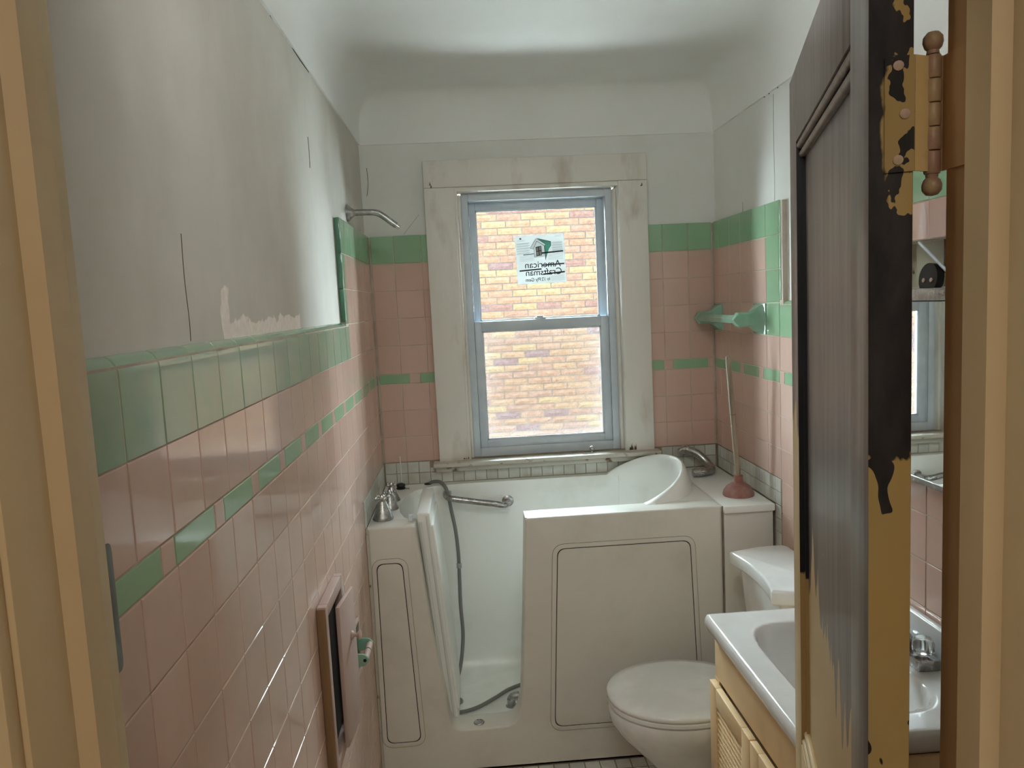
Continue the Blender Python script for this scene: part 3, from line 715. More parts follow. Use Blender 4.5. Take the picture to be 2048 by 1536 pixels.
for zz in (1.776, 1.738, 1.702):
    lathe('screw', [(0, 0), (.0042, 0), (.004, .001), (0, .0014)], M['hingebare'], hg, (-.0022, -.022 if zz != 1.738 else -.027, zz), (-1, 0, 0), seg=12)

# ================================================================== HALL BEHIND THE CAMERA
hall = boxes('wall_hall', [(-.75, 2.3, -4.95, -4.85, 0, 2.44), (-.85, -.75, -4.95, YH, 0, 2.44), (2.3, 2.4, -4.95, YH, 0, 2.44), (-.75, -PD-.12, YH, YH+.1, 0, 2.44), (xr+.12, 2.3, YH, YH+.1, 0, 2.44)], M['hallwall']); tag(hall, kind='structure')
hf = box('floor_hall', -.75, 2.3, -4.85, YF-.02, -.06, -.002, M['rawwood']); tag(hf, kind='structure')
hc = box('ceiling_hall', -.75, 2.3, -4.85, YH, 2.44, 2.5, M['ceiling']); tag(hc, kind='structure')
hu = box('wall_over_door', -PD-.12, xr+.12, YH, YF, ZC, 2.5, M['plaster']); tag(hu, kind='structure')

# ================================================================== WALK-IN TUB
tub = empty('walk_in_bathtub', (0, 0, 0), label='white acrylic walk-in bathtub with its entry cut-out, standing under the window', cat='bathtub')
XZ = lambda yc: (lambda x, y, z: Vector((x, yc+z, y)))
TX0, TX1 = .0042, 1.205
ap = [(TX0, 0.001), (TX1, 0.001), (TX1, DECK), (.533, DECK), (.512, .52), (.492, .24), (.470, .152), (.245, .150), (.236, .24), (.196, .53), (.163, DECK), (TX0, DECK)]
ap = fillet(ap, [.002, .002, .006, .014, .0, .12, .055, .075, .06, .0, .010, .006], 9)
plate('shell', [ap], .100, M['apron'], tub, .007, XZ(TF+.05))
cont = [(.150, -.545), (.118, -.495), (.097, -.42), (.088, -.33), (.097, -.215), (.132, -.115), (.205, -.058), (.32, -.045)]
ell = [(.93+.215*math.cos(a), -.278+.233*math.sin(a)) for a in [PI/2-k*PI/22 for k in range(23)]]
deckout = [(TX0+.001, -.600), (.1630, -.600), (.1615, -.560)]+cont+[(.6, -.045)]+ell+[(.533, -.511), (.533, -.600), (TX1-.004, -.600), (TX1-.004, -.001), (TX0+.0002, -.001), (TX0+.0002, -.600)]
XY = lambda zc: (lambda x, y, z: Vector((x, y, zc+z)))
plate('deck', [deckout], .024, M['tub'], tub, 0, XY(DECK-.0125))
# basin
cl = cont+[(.6, -.045)]+ell+[(.533, -.511), (.30, -.511), (.17, -.530)]
cl3 = catmull([(a, b, 0) for a, b in cl], 4, True)
def basin(bm):
    L = len(cl3); rings = []; cx, cy = .56, -.285
    for z, sx, sy in ((DECK-.001, 1, 1), (DECK-.012, .997, .993), (.60, .988, .985), (.585, .985, .972), (.25, .975, .955), (.16, .965, .94), (.12, .94, .90), (.104, .89, .82), (.10, .80, .68)):
        rings.append([bm.verts.new((cx+(p.x-cx)*sx, cy+(p.y-cy)*sy, z)) for p in cl3])
    for i, (a, b) in enumerate(zip(rings, rings[1:])):
        for k in range(L):
            j = (k+1) % L; f = (a[k].co+a[j].co)/2
            if i < 6 and f.y < -.40 and .165 < f.x < .545 : continue
            bm.faces.new((a[k], a[j], b[j], b[k]))
    bm.faces.new(rings[-1])
    box_bm(bm, .16, .55, -.520, -.38, .05, .0995)
bs = join(basin, 'basin', M['tub'], tub, True, 50)
box('seat', .73, 1.12, -.50, -.06, .10, .47, M['tub'], tub, .03, 4)
# raised headrest rim
def headrest(bm):
    N = 40; secs = []
    for k in range(N+1):
        a = math.radians(-82+k/N*176); c, s = math.cos(a), math.sin(a)
        t = k/N; h = .098*math.sin(PI*t**1.15)**.85 if 0 < t < 1 else 0
        h = max(h, .0005)
        sec = []
        for o, z in ((0, -.004), (.0, h*.5), (.004, h*.93), (.010, h), (.018, h*.97), (.026, h*.8), (.034+.01*h/.1, h*.3), (.044, -.004)):
            sec.append(bm.verts.new((.93+(.214+o)*c, -.278+(.232+o)*s*(1 if s < 0 else 1.0), DECK+z)))
        secs.append(sec)
    for a, b in zip(secs, secs[1:]):
        for k in range(7): bm.faces.new((a[k], a[k+1], b[k+1], b[k]))
    bm.faces.new(secs[0]); bm.faces.new(secs[-1])
join(headrest, 'headrest', M['tub'], tub, True, 60)
# access panels with their dark joints
def apanel(q, r):
    c = (sum(p[0] for p in q)/4, sum(p[1] for p in q)/4)
    def grow(d): return [(p[0]+(d if p[0] > c[0] else -d), p[1]+(d if p[1] > c[1] else -d)) for p in q]
    plate('panel_lip', [fillet(grow(.016), r+.014, 8), fillet(grow(.0012), r, 8)], .0022, M['apron'], tub, .0008, XZ(TF-.0006))
    plate('panel_step', [fillet(grow(.0172), r+.015, 8), fillet(grow(.0158), r+.014, 8)], .0010, M['darkgrout'], tub, 0, XZ(TF-.0006))
    plate('panel_joint', [fillet(grow(.0012), r, 8)], .0008, M['black'], tub, 0, XZ(TF-.0005))
    plate('access_panel', [fillet(grow(-.0014), r, 8)], .0028, M['apron'], tub, .0008, XZ(TF-.0006))
apanel([(.029, .756), (.114, .756), (.139, .123), (.025, .123)], .026)
apanel([(.637, .768), (1.092, .768), (1.112, .137), (.602, .137)], .030)
# door leaf, swung inwards
lf = fillet([(0, .905), (.365, .905), (.372, .55), (.345, .25), (.21, .118), (.02, .120)], [.008, .012, .1, .1, .05, .02], 6)
def leafx(u, v, w): return Vector((.166+(.905-v)*.076+w+.022, -.552+u, v))
tl = plate('door_leaf', [lf], .044, M['tub'], tub, .006, leafx)
lf2 = fillet([(0.0, .86), (.33, .86), (.335, .55), (.31, .27), (.25, .17), (.03, .17)], [.008, .02, .1, .08, .04, .02], 6)
plate('leaf_inner_skin', [lf2], .012, M['tub'], tub, .004, lambda u, v, w: Vector((.166+(.905-v)*.076+w+.046, -.545+u, v)))
tube('door_seal', [leafx(-.004, .895, .012), leafx(-.004, .5, .012), leafx(.0, .17, .012)], .004, M['pipebronze'], tub, 8)
tube('door_seal', [leafx(-.004, .875, -.012), leafx(-.004, .5, -.012), leafx(.0, .17, -.012)], .005, M['pipebronze'], tub, 8)
box('door_hinge', .140, .154, -.568, -.550, .884, .906, M['vinyl'], tub, .003)
# drain, jet elbow, threshold drain
lathe('drain', [(0, .001), (.010, .001), (.012, .0), (.020, .0), (.028, .003), (.030, .0), (.030, -.004), (0, -.004)], M['dullchrome'], tub, (.252, -.325, .1010), seg=26)
lathe('drain_hole', [(0, .0), (.012, 0), (.012, .002), (0, .002)], M['black'], tub, (.252, -.325, .1018), seg=20)
lathe('overflow_drain', [(0, .0015), (.011, .0015), (.017, .004), (.019, .002), (.019, 0), (0, 0)], M['dullchrome'], tub, (.340, -.572, .1505), seg=24)
el = empty('floor_jet'); el.parent = tub
tube('elbow', catmull([(.462, -.385, .101), (.462, -.385, .122), (.470, -.386, .136), (.492, -.388, .140)], 4), .016, M['dullchrome'], el, 14)
lathe('flange', [(0, .004), (.018, .004), (.022, .001), (.022, 0), (0, 0)], M['dullchrome'], el, (.462, -.385, .1008), seg=20)
# grab bars
def grab(pts, r, nm='grab_bar'):
    t = tube(nm, catmull(pts, 8), r, M['dullchrome'], tub, 14); return t
grab([(.250, -.052, .845), (.252, -.085, .843), (.266, -.108, .838), (.30, -.116, .832), (.44, -.116, .806), (.478, -.112, .798), (.497, -.088, .796), (.500, -.050, .796)], .0125)
for p in ((.250, -.0475, .845), (.500, -.0475, .796)): lathe('flange', [(0, .003), (.020, .003), (.024, 0), (.024, -.006), (0, -.006)], M['dullchrome'], tub, p, (0, -1, 0), seg=22)
grab([(1.222, -.035, .955), (1.245, -.045, .966), (1.285, -.075, .950), (1.318, -.105, .915), (1.318, -.150, .900), (1.285, -.175, .898), (1.235, -.175, .896)], .0165)
# taps: three bell-shaped handles with ball-tipped cross
def tap(x, y, s, a0, nm='tap_handle'):
    t = empty(nm, (x, y, DECK)); t.parent = tub
    lathe('escutcheon', [(0, 0), (.031*s, 0), (.032*s, .003*s), (.029*s, .010*s), (.022*s, .028*s), (.0145*s, .048*s), (.0115*s, .056*s), (0, .057*s)], M['dullchrome'], t, seg=30)
    lathe('hub', [(0, .054*s), (.009*s, .056*s), (.010*s, .066*s), (.006*s, .074*s), (0, .076*s)], M['chrome'], t, seg=20)
    for k in range(4):
        a = a0+k*PI/2; e = Vector((math.cos(a), math.sin(a), .15)).normalized()
        bm = bmesh.new(); b = Vector((0, 0, .063*s)); tube_bm(bm, [b+e*.006*s, b+e*.016*s], .0035*s, 10)
        bmesh.ops.create_icosphere(bm, subdivisions=2, radius=.0068*s, matrix=Matrix.Translation(b+e*.020*s))
        new('spoke', fin(bm, True), M['chrome'], t)
tap(.048, -.505, 1.15, .5); tap(.060, -.375, .95, .2); tap(.055, -.255, .95, .9)
# right deck box beside the tub
dk = empty('deck_ledge', (0, 0, 0), label='white slab ledge between bathtub and right wall, under the plunger', cat='ledge')
box('slab', 1.209, W-.006, -.622, -.004, .855, .8800, M['tub'], dk, .004); box('front_panel', 1.211, W-.010, -.612, -.594, .001, .8545, M['apron'], dk, .002)
box('side_panel', 1.2065, 1.2105, -.594, -.01, .001, .8545, M['darkgrout'], dk)
box('joint', 1.2052, 1.2088, -.609, -.606, .001, .879, M['darkgrout'], dk)

# hose
hp = [(.185, -.020, .884), (.205, -.038, .893), (.232, -.060, .893), (.255, -.080, .865), (.270, -.092, .78), (.282, -.095, .70), (.288, -.100, .60), (.287, -.11, .50), (.286, -.125, .40), (.289, -.16, .28), (.27, -.215, .17), (.235, -.29, .116), (.228, -.375, .112), (.262, -.425, .113), (.33, -.405, .113), (.40, -.345, .113), (.46, -.285, .113), (.54, -.245, .113), (.62, -.25, .113)]
hs = empty('shower_hose', (0, 0, 0), label='grey flexible shower hose running down inside the tub and across its floor', cat='hose')
hpc = catmull(hp, 12); tube('tube', hpc, .0072, M['hose'], hs, 12)
tube('connector', [Vector((.2882, -.1035, .566)), Vector((.2880, -.106, .548))], .0105, M['dullchrome'], hs, 12)
lathe('grommet', [(0, 0), (.016, 0), (.014, .003), (.008, .005), (0, .005)], M['black'], hs, (.178, -.018, DECK), seg=18)
# black stopper with white stick on the rear left deck
so = empty('drain_stopper', (.072, -.072, DECK), label='black round stopper lying on the back left corner of the tub', cat='stopper')
lathe('cap', [(0, 0), (.018, 0), (.019, .004), (.016, .006), (.0165, .010), (.0185, .013), (.0165, .020), (.008, .023), (0, .023)], M['black'], so, seg=24)
bm = bmesh.new(); tube_bm(bm, [(.012, -.004, .002), (.034, -.014, .003)], .0022, 8); new('pin', fin(bm, True), M['dullchrome'], so)
wr = tube('white_rod', [(.0745, -.050, .902), (.070, -.012, 1.00)], .0018, M['pipebronze'], None, 8); tag(wr, 'thin white rod leaning upright behind the black stopper', 'rod')

# plunger
pl = empty('plunger', (1.308, -.484, DECK), label='toilet plunger with faded red rubber cup and wooden stick on the slab ledge', cat='plunger')
lathe('rubber_cup', [(0, .02), (.048, .004), (.0525, 0), (.0545, .002), (.055, .007), (.051, .020), (.041, .034), (.026, .044), (.0165, .048), (.0155, .054), (.0165, .068), (.0165, .072), (.012, .0725), (0, .0725)], M['rubber'], pl, seg=40)
top = Vector((-.030, 0, .498))
ax = (top-Vector((0, 0, .066))).normalized()
def stickp(a, b): return [Vector((0, 0, .066))+ax*a, Vector((0, 0, .066))+ax*b]
tube('stick', stickp(0, .225), .0098, M['stick'], pl, 14); tube('stick_band', stickp(.225, .229), .0105, M['rawwood'], pl, 14)
tube('stick', stickp(.229, .28), .0095, M['stick'], pl, 14)
q = stickp(.28, .436); tube('grip', [q[0], q[0].lerp(q[1], .9), q[0].lerp(q[1], .97), q[1]], [.0095, .0090, .0080, .0045], M['stick'], pl, 14)

box('caulk_bead', .0008, .0060, TF-.004, TF+.010, .002, DECK-.001, M['sillrot'], tub, .001)
def crack(pts, par, r=.0008): return tube('crack', catmull(pts, 4), r, M['darkbox'], par, 5)
crack([(-PD, -2.00, 1.72), (-PD, -2.003, 1.66), (-PD, -1.999, 1.60), (-PD, -2.001, 1.57)], wall_left)
crack([(-PD, -1.02, 2.06), (-PD, -1.018, 2.02), (-PD, -1.022, 1.98)], wall_left, .0012)
crack([(-PD, -1.35, ZC), (-PD+.001, -1.2, ZC+.002), (-PD+.001, -1.05, ZC-.002), (-PD+.001, -.92, ZC+.001)], wall_left, .0016)
crack([(xr, -.594, 2.235), (xr, -.592, 2.10), (xr, -.595, 1.97), (xr, -.593, 1.895)], wall_right, .0008)
crack([(xr, -.30, 1.93), (xr, -.301, 1.84)], wall_right, .0008)
for y in (-.52, -.56, -.63): lathe('nail_hole', [(0, 0), (.0045, 0), (.0045, .002), (0, .002)], M['black'], wall_right, (xr, y, ZC+.001), (-1, 0, 0), seg=8)
crack([(-.01+.02, PD, 2.16), (.012, PD, 2.10), (.004, PD, 2.05)], wall_back, .0012)
crack([(.205, PD, 1.97), (.17, PD, 1.93), (.14, PD, 1.895)], wall_back, .0005)
for k in range(16):      # paint peeled to dark wood on the casing
    x = random.choice((1.022, 1.03, 1.04, 1.047, 1.06)) if k < 8 else random.choice((.325, .335, .345)) if k < 11 else (.262 if k % 2 else 1.098)
    z = .972 if k < 8 else .975 if k < 11 else 2.066+random.uniform(-.03, .01)
    x += random.uniform(-.006, .006); h = random.uniform(.012, .05) if k < 8 else random.uniform(.006, .02)
    bm = bmesh.new(); w = random.uniform(.0015, .004); vs = [bm.verts.new((x+a*w, CY-.0006, z+b*h)) for a, b in ((-.8, 0), (.9, .05), (1, .4), (.3, .75), (.1, 1), (-.3, .7), (-.6, .35))]
    bm.faces.new(vs); new('peeled_spot', fin(bm), M['rawwood'] if k % 3 else M['darkbox'], win)
# shower arm on the left wall
sa = empty('shower_pipe', (0, 0, 0), label='bare chrome shower arm without a head on the left wall', cat='shower arm')
lathe('flange', [(0, 0), (.030, 0), (.029, .004), (.018, .016), (.0115, .024), (.0105, .028), (0, .028)], M['dullchrome'], sa, (-PD+.0005, -.42, 1.934), (1, 0, 0), seg=28)
tube('pipe', catmull([(-.01, -.42, 1.934), (.05, -.42, 1.934), (.085, -.42, 1.931), (.108, -.42, 1.918), (.130, -.42, 1.900), (.150, -.42, 1.885)], 6), .0105, M['dullchrome'], sa, 16)
tube('thread', [(.149, -.42, 1.8857), (.160, -.42, 1.8775)], .0082, M['chrome'], sa, 14)

# ceramic towel bar on the right wall
tb = empty('ceramic_towel_bar', (0, 0, 0), label='pale green ceramic towel bar between two flared posts on the right wall', cat='towel bar')
def post(y0, y1):
    yc = (y0+y1)/2; box('post_plate', W-.0045, W+.006, y0, y1, 1.452, 1.558, M['mint'], tb, .002)
    zc = 1.505
    def pb(bm):
        secs = []
        for t, hy, hz in ((0, .050, .050), (.008, .040, .047), (.018, .028, .038), (.032, .021, .028), (.046, .019, .0245), (.078, .019, .0250), (.085, .016, .018), (.095, .013, .002)):
            x = W-.004-t; secs.append([bm.verts.new((x, yc+a*hy, zc+b*hz)) for a, b in ((-1, -.75), (-.75, -1), (.75, -1), (1, -.75), (1, .75), (.75, 1), (-.75, 1), (-1, .75))])
        for a, b in zip(secs, secs[1:]):
            for k in range(8): bm.faces.new((a[k], a[(k+1) % 8], b[(k+1) % 8], b[k]))
        bm.faces.new(secs[-1]); bm.faces.new(secs[0])
    join(pb, 'post', M['mint'], tb, True, 30)
post(-.550, -.441); post(-.105, -.008)
tube('bar', [(W-.078, -.49, 1.505), (W-.078, -.062, 1.505)], .0165, M['mint'], tb, 6)

# ================================================================== LEFT WALL FITTINGS
ht = empty('access_hatch', (0, 0, 0), label='faded pink wooden access hatch standing ajar, low on the left wall', cat='hatch')
hy0, hy1, hz0, hz1 = -1.425, -1.200, .530, .940
FD = .022
for b in ((-.0, FD, hy0, hy0+.022, hz0, hz1), ): box('frame_side', .0005, FD, b[2], b[3], b[4], b[5], M['hatchpink'], ht, .002)
box('raw_edge', .0008, FD-.001, hy0-.0045, hy0-.0004, hz0, hz1-.004, M['rawwood'], ht, .001)
box('frame_side', .0005, FD, hy1-.022, hy1, hz0, hz1, M['hatchpink'], ht, .002)
box('frame_top', .0005, FD, hy0+.022, hy1-.022, hz1-.03, hz1, M['hatchpink'], ht, .002); box('frame_bottom', .0005, FD, hy0+.022, hy1-.022, hz0, hz0+.03, M['hatchpink'], ht, .002)
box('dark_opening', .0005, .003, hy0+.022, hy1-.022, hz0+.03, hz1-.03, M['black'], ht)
hd = box('hatch_door', -.005, .005, 0, .140, 0, hz1-hz0-.060, M['hatchpink'], ht, .002); hd.location = (.0315, hy0+.080, hz0+.026); hd.rotation_euler = (0, 0, math.radians(-5))
lathe('knob', [(0, 0), (.011, 0), (.010, .003), (.0045, .007), (.0045, .012), (.010, .017), (.0115, .021), (.009, .023), (0, .023)], M['hatchpink'], hd, (.0052, .095, .24), (1, 0, 0), seg=18)

tp = empty('toilet_roll_holder', (0, 0, 0), label='recessed green ceramic toilet-roll holder with roller, beside the hatch', cat='roll holder')
ty0, ty1, tz0, tz1 = -1.050, -.905, .545, .705
boxes('rim', [(.0005, .008, ty0, ty0+.012, tz0, tz1), (.0005, .008, ty1-.012, ty1, tz0, tz1), (.0005, .008, ty0+.012, ty1-.012, tz0, tz0+.012), (.0005, .008, ty0+.012, ty1-.012, tz1-.012, tz1)], M['hatchpink'], tp, .002)
box('recess', -.008, .0025, ty0+.01, ty1-.01, tz0+.01, tz1-.01, M['mintdark'], tp, .002)
for yc in (ty0+.020, ty1-.020):
    plate('lug', [fillet([(.0, -.020), (.034, -.017), (.050, 0), (.034, .017), (.0, .020)], [.0, .014, .012, .014, 0], 5)], .008, M['mint'], tp, .002, lambda x, y, z, yc=yc: Vector((x+.002, yc+z, .625+y)))
lathe('pin_hole', [(0, 0), (.005, 0), (.005, .0008), (0, .0008)], M['black'], tp, (.037, ty0+.0158, .625), (0, -1, 0), seg=12)
rl = lathe('roller', [(0, 0), (.0095, 0), (.0095, .050), (.008, .0505), (.008, .056), (.0095, .0565), (.0095, .096), (0, .096)], M['hatchpink'], tp, (.037, ty0+.0245, .625), (0, 1, 0), seg=18)
lathe('roller_ring', [(0, 0), (.0088, 0), (.0088, .0045), (0, .0045)], M['black'], tp, (.037, ty0+.0755, .625), (0, 1, 0), seg=18)

# ================================================================== TOILET
TCY = -.925
to = empty('toilet', (0, TCY, 0), label='white toilet with closed lid between bathtub and vanity', cat='toilet')
def egg(a, back, front, hw):
    c, s = math.cos(a), math.sin(a)
    return (-front*c if c > 0 else -back*c, hw*(abs(s)**.92)*(1 if s > 0 else -1))
def loft(name, secs, m, parent, n=40, smooth=True, capb=True, ang=60):
    bm = bmesh.new(); rings = []
    for cx, z, front, back, hw in secs:
        ring = []
        for k in range(n):
            x, y = egg(2*PI*k/n, back, front, hw); ring.append(bm.verts.new((cx+x, y, z)))
        rings.append(ring)
    for a, b in zip(rings, rings[1:]):
        for k in range(n): bm.faces.new((a[k], a[(k+1) % n], b[(k+1) % n], b[k]))
    bm.faces.new(rings[0]); bm.faces.new(rings[-1]); return new(name, fin(bm, smooth, ang), m, parent)
cx = .955
loft('bowl', [(cx+.06, .0015, .155, .19, .105), (cx+.06, .03, .15, .185, .10), (cx+.065, .10, .125, .175, .088), (cx+.055, .17, .13, .175, .096), (cx+.035, .23, .165, .19, .125), (cx+.015, .29, .200, .20, .155), (cx, .335, .213, .21, .172), (cx, .365, .217, .215, .178), (cx, .378, .214, .213, .176), (cx, .382, .19, .19, .15)], M['porcelain'], to)
loft('seat', [(cx, .383, .212, .205, .176), (cx, .386, .217, .208, .180), (cx, .396, .217, .208, .180), (cx, .399, .213, .206, .177)], M['porcelain'], to, ang=40)
loft('seat_lid', [(cx, .4005, .214, .215, .178), (cx, .404, .219, .216, .182), (cx, .412, .219, .216, .182), (cx, .4175, .213, .213, .177), (cx, .4215, .18, .19, .15), (cx, .423, .05, .05, .05)], M['porcelain'], to, ang=60)
for s in (-1, 1): box('lid_hinge', 1.150, 1.180, s*.075-.014, s*.075+.014, .383, .425, M['porcelain'], to, .004)
box('tank_deck', 1.09, 1.375, -.115, .115, .29, .383, M['porcelain'], to, .02, 3)
def tankbm(bm):
    rings = []
    for z, x0, hw in ((.384, 1.245, .150), (.40, 1.235, .158), (.60, 1.215, .168), (.724, 1.205, .172)):
        o = fillet([(x0, -hw), (1.384, -hw), (1.384, hw), (x0, hw)], [.03, .02, .02, .03], 5)
        o2 = []
        for x, y in o: o2.append((x+(.014*(1-(y/hw)**2) if x < x0+.04 else 0), y))
        rings.append([bm.verts.new((x, y, z)) for x, y in o2])
    L = len(rings[0])
    for a, b in zip(rings, rings[1:]):
        for k in range(L): bm.faces.new((a[k], a[(k+1) % L], b[(k+1) % L], b[k]))
    bm.faces.new(rings[0]); bm.faces.new(rings[-1])
join(tankbm, 'tank', M['porcelain'], to, True, 50)
lo = []
NN = 14
for k in range(NN+1):
    t = -1+2*k/NN; lo.append((1.178+.022*(1-t*t), -.172*t*1.0))
for k in range(1, 8):
    t = k/7; lo.append((1.178+.19*t, -.172-.034*math.sin(PI*.62*t)))
lo2 = [(1.383, -.182), (1.383, .182)]
for k in range(7, 0, -1):
    t = k/7; lo2.append((1.178+.19*t, .172+.034*math.sin(PI*.62*t)))
lo2 = lo2
plate('tank_lid', [fillet([(p[0], p[1]) for p in lo]+lo2, .004, 2)], .044, M['porcelain'], to, .008, XY(.748))

# ================================================================== VANITY
VX0, VX1, VY0, VY1, VH = .956, W-.003, -1.800, -1.200, .765
va = empty('vanity_cabinet', (0, 0, 0), label='cream painted wooden vanity cabinet with louvred door beside the open door', cat='cabinet')
bx0 = VX0+.022
box('carcass', bx0+.018, W-.004, VY0+.012, VY1-.012, .09, .560, M['creamwood'], va, .001)
boxes('side_panel', [(bx0+.018, W-.004, VY1-.0119, VY1-.002, .01, .716)], M['creamwood'], va)
boxes('side_panel', [(bx0+.018, W-.004, VY0+.002, VY0+.0119, .01, .716)], M['creamwood'], va)
box('apron_rail', bx0, bx0+.0175, VY0+.012, VY1-.012, .598, .716, M['creamwood'], va, .002)
box('toe_kick', bx0+.06, bx0+.07, VY0+.03, VY1-.03, .0, .09, M['darkbox'], va)
box('face_stile', bx0, bx0+.0175, VY1-.044, VY1-.012, .09, .5975, M['creamwood'], va, .001); box('face_stile', bx0, bx0+.0175, VY0+.012, VY0+.044, .09, .5975, M['creamwood'], va, .001)
for y0, y1, hs in ((-1.502, VY1-.018, -1.49), (VY0+.018, -1.506, -1.52)):
    d = empty('louvre_door'); d.parent = va
    X0, X1 = bx0-.018, bx0-.001; z0, z1 = .10, .592
    box('stile', X0, X1, y0, y0+.05, z0, z1, M['creamwood'], d, .002); box('stile', X0, X1, y1-.05, y1, z0, z1, M['creamwood'], d, .002)
    box('rail', X0, X1, y0+.05, y1-.05, z1-.05, z1, M['creamwood'], d, .002); box('rail', X0, X1, y0+.05, y1-.05, z0, z0+.05, M['creamwood'], d, .002)
    box('backing', X1-.003, X1-.001, y0+.05, y1-.05, z0+.05, z1-.05, M['darkbox'], d)
    bm = bmesh.new(); vs = box_bm(bm, -.0016, .0016, y0+.05, y1-.05, -.0085, .0085)
    for v in bm.verts: x, z = v.co.x, v.co.z; a = .65; v.co.x = x*math.cos(a)+z*math.sin(a); v.co.z = -x*math.sin(a)+z*math.cos(a)
    lm = fin(bm)
    lm.materials.append(M['creamwood'])
    n = 26
    for k in range(n):
        o = new('slat', lm, None, d); o.location = ((X0+X1)/2, 0, z0+.05+.009+k*(z1-z0-.118)/(n-1))
bx = lathe('door_pull', [(0, 0), (.012, 0), (.006, .006), (.006, .012), (.013, .02), (.010, .025), (0, .026)], M['hingebare'], va, (bx0-.018, -1.53, .50), (-1, 0, 0), seg=16)
# countertop with integral basin
ct = empty('sink_countertop', (0, 0, 0), label='glossy white cultured-marble sink top with moulded basin on the cream vanity', cat='sink')
def ctop(bm):
    nx, ny = 84, 108; g = {}; x0, x1, y0, y1 = VX0, W-.022, VY0, VY1; cx, cy, rx, ry = 1.158, -1.505, .132, .215
    for i in range(nx+1):
        for j in range(ny+1):
            x = x0+(x1-x0)*i/nx; y = y0+(y1-y0)*j/ny
            f = (abs((x-cx)/rx)**4+abs((y-cy)/ry)**4)**.25
            d = 0
            if f < 1.0:
                t = min(1, (1-f)/.30); d = .115*(1-(1-t)**2.6)+.02*(1-f)
            elif f < 1.06: d = .0035*(1-(f-1)/.06)**2
            z = VH-d
            for e in ((x-x0), (y-y0), (y1-y)):
                if e < .010: z -= .010-math.sqrt(max(0, .010**2-(.010-e)**2))
            g[i, j] = bm.verts.new((x, y, z))
    for i in range(nx):
        for j in range(ny): bm.faces.new((g[i, j], g[i+1, j], g[i+1, j+1], g[i, j+1]))
    ring = [g[nx, j] for j in range(ny, -1, -1)][::-1]
    ed = [g[i, 0] for i in range(nx, -1, -1)]+[g[0, j] for j in range(1, ny+1)]+[g[i, ny] for i in range(1, nx+1)]
    c0 = [(v.co.x, v.co.y) for v in ed]; prev = ed
    for dz, ins in ((.022, .0), (.035, .004), (.045, .014)):
        cur = []
        for v, (a, b) in zip(ed, c0):
            cur.append(bm.verts.new((a+(ins if a < x0+.0001 else 0), min(max(b, y0+ins), y1-ins), VH-dz-.004)))
        for k in range(len(ed)-1): bm.faces.new((prev[k], prev[k+1], cur[k+1], cur[k]))
        prev = cur
join(ctop, 'basin_top', M['marble'], ct, True, 60)
box('underside', VX0+.016, W-.024, VY0+.016, VY1-.016, .717, .722, M['marble'], ct) if False else None
box('backsplash', W-.024, W-.003, VY0, VY1, VH-.045, .845, M['marble'], ct, .004, 3)
lathe('overflow_hole', [(0, 0), (.0065, 0), (.0065, .001), (0, .001)], M['black'], ct, (1.0425, -1.335, .722), (.8, -.6, .1), seg=16)
lathe('drain', [(0, .001), (.016, .001), (.021, .003), (.022, 0), (0, 0)], M['dullchrome'], ct, (1.158, -1.505, .632), seg=20)
fa = empty('sink_faucet', (0, 0, 0), label='chrome centre-set sink faucet with clear fluted acrylic knobs', cat='faucet')
fx, fy = 1.332, -1.505
plate('base_plate', [fillet([(fx-.026, fy-.078), (fx+.026, fy-.078), (fx+.026, fy+.078), (fx-.026, fy+.078)], .006, 4)], .024, M['dullchrome'], fa, .003, XY(VH+.012))
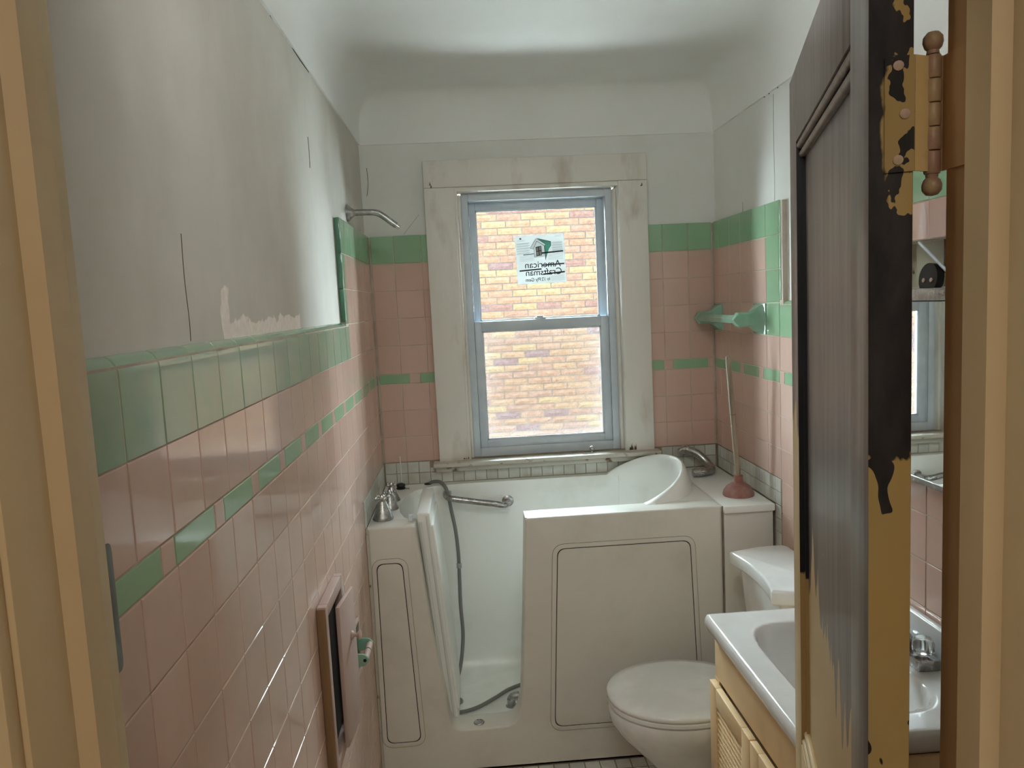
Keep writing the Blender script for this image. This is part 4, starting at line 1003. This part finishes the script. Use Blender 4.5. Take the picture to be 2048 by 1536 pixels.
for s in (-1, 1):
    k = empty('handle', (fx, fy+s*.053, VH+.024)); k.parent = fa
    lathe('stem', [(0, 0), (.010, 0), (.009, .008), (0, .008)], M['chrome'], k, seg=16)
    lathe('acrylic_knob', [(0, .006), (.017, .006), (.0215, .010), (.0225, .026), (.0205, .036), (.0150, .042), (0, .042)], M['acrylic'], k, seg=56, flute=.06, nf=8, ang=35)
tube('spout', catmull([(fx, fy, VH+.022), (fx-.01, fy, VH+.045), (fx-.05, fy, VH+.058), (fx-.10, fy, VH+.050), (fx-.115, fy, VH+.035)], 6), [.014]*13+[.012]*6+[.011]*6, M['dullchrome'], fa, 14)

# ================================================================== MEDICINE CABINET
mc = empty('medicine_cabinet', (0, 0, 0), label='mirrored chrome-edged medicine cabinet on the right wall above the sink', cat='cabinet')
my0, my1, mz0, mz1 = -1.76, -1.24, 1.156, 1.563
box('body', W-.024, W-.001, my0+.004, my1-.004, mz0+.006, mz1-.001, M['vinyl'], mc, .001)
box('mirror', W-.0275, W-.0243, my0+.003, my1-.003, mz0+.014, mz1-.002, M['mirror'], mc)
box('chrome_trim', W-.031, W-.002, my0, my1, mz0, mz0+.0135, M['dullchrome'], mc, .002); box('chrome_trim', W-.030, W-.002, my0, my1, mz1, mz1+.027, M['dullchrome'], mc, .002)
rs = empty('wall_recess', (0, 0, 0), label='open hole with scraped beige back above the mirror', cat='recess')
box('back_board', W+.060, W+.066, RC[0]+.002, RC[1]-.002, RC[2], RC[3], M['beige'], rs); box('dark_board', W+.030, W+.033, -1.62, -1.475, RC[2]+.03, RC[3], M['darkbox'], rs)
tube('edge_strip', [(W+.004, -1.425, RC[3]-.002), (W+.004, -1.53, RC[3]-.072)], .0035, M['vinyl'], rs, 6)
sk = empty('electrical_socket', (W+.020, -1.462, RC[2]), label='black electrical socket with two pale contacts in the wall recess', cat='socket')
lathe('socket_body', [(0, 0), (.032, 0), (.034, .004), (.034, .018), (0, .018)], M['black'], sk, (0, 0, .018), (-1, 0, .1), seg=26)
for s in (-1, 1): lathe('contact', [(0, 0), (.005, 0), (.005, .002), (0, .002)], M['hatchpink'], sk, (-.018, s*.014, .016), (-1, 0, .1), seg=10)

print('TRIS', sum(len(o.data.loop_triangles) or len(o.data.polygons)*2 for o in COL.objects if o.type == 'MESH'), 'OBJ', len(COL.objects))
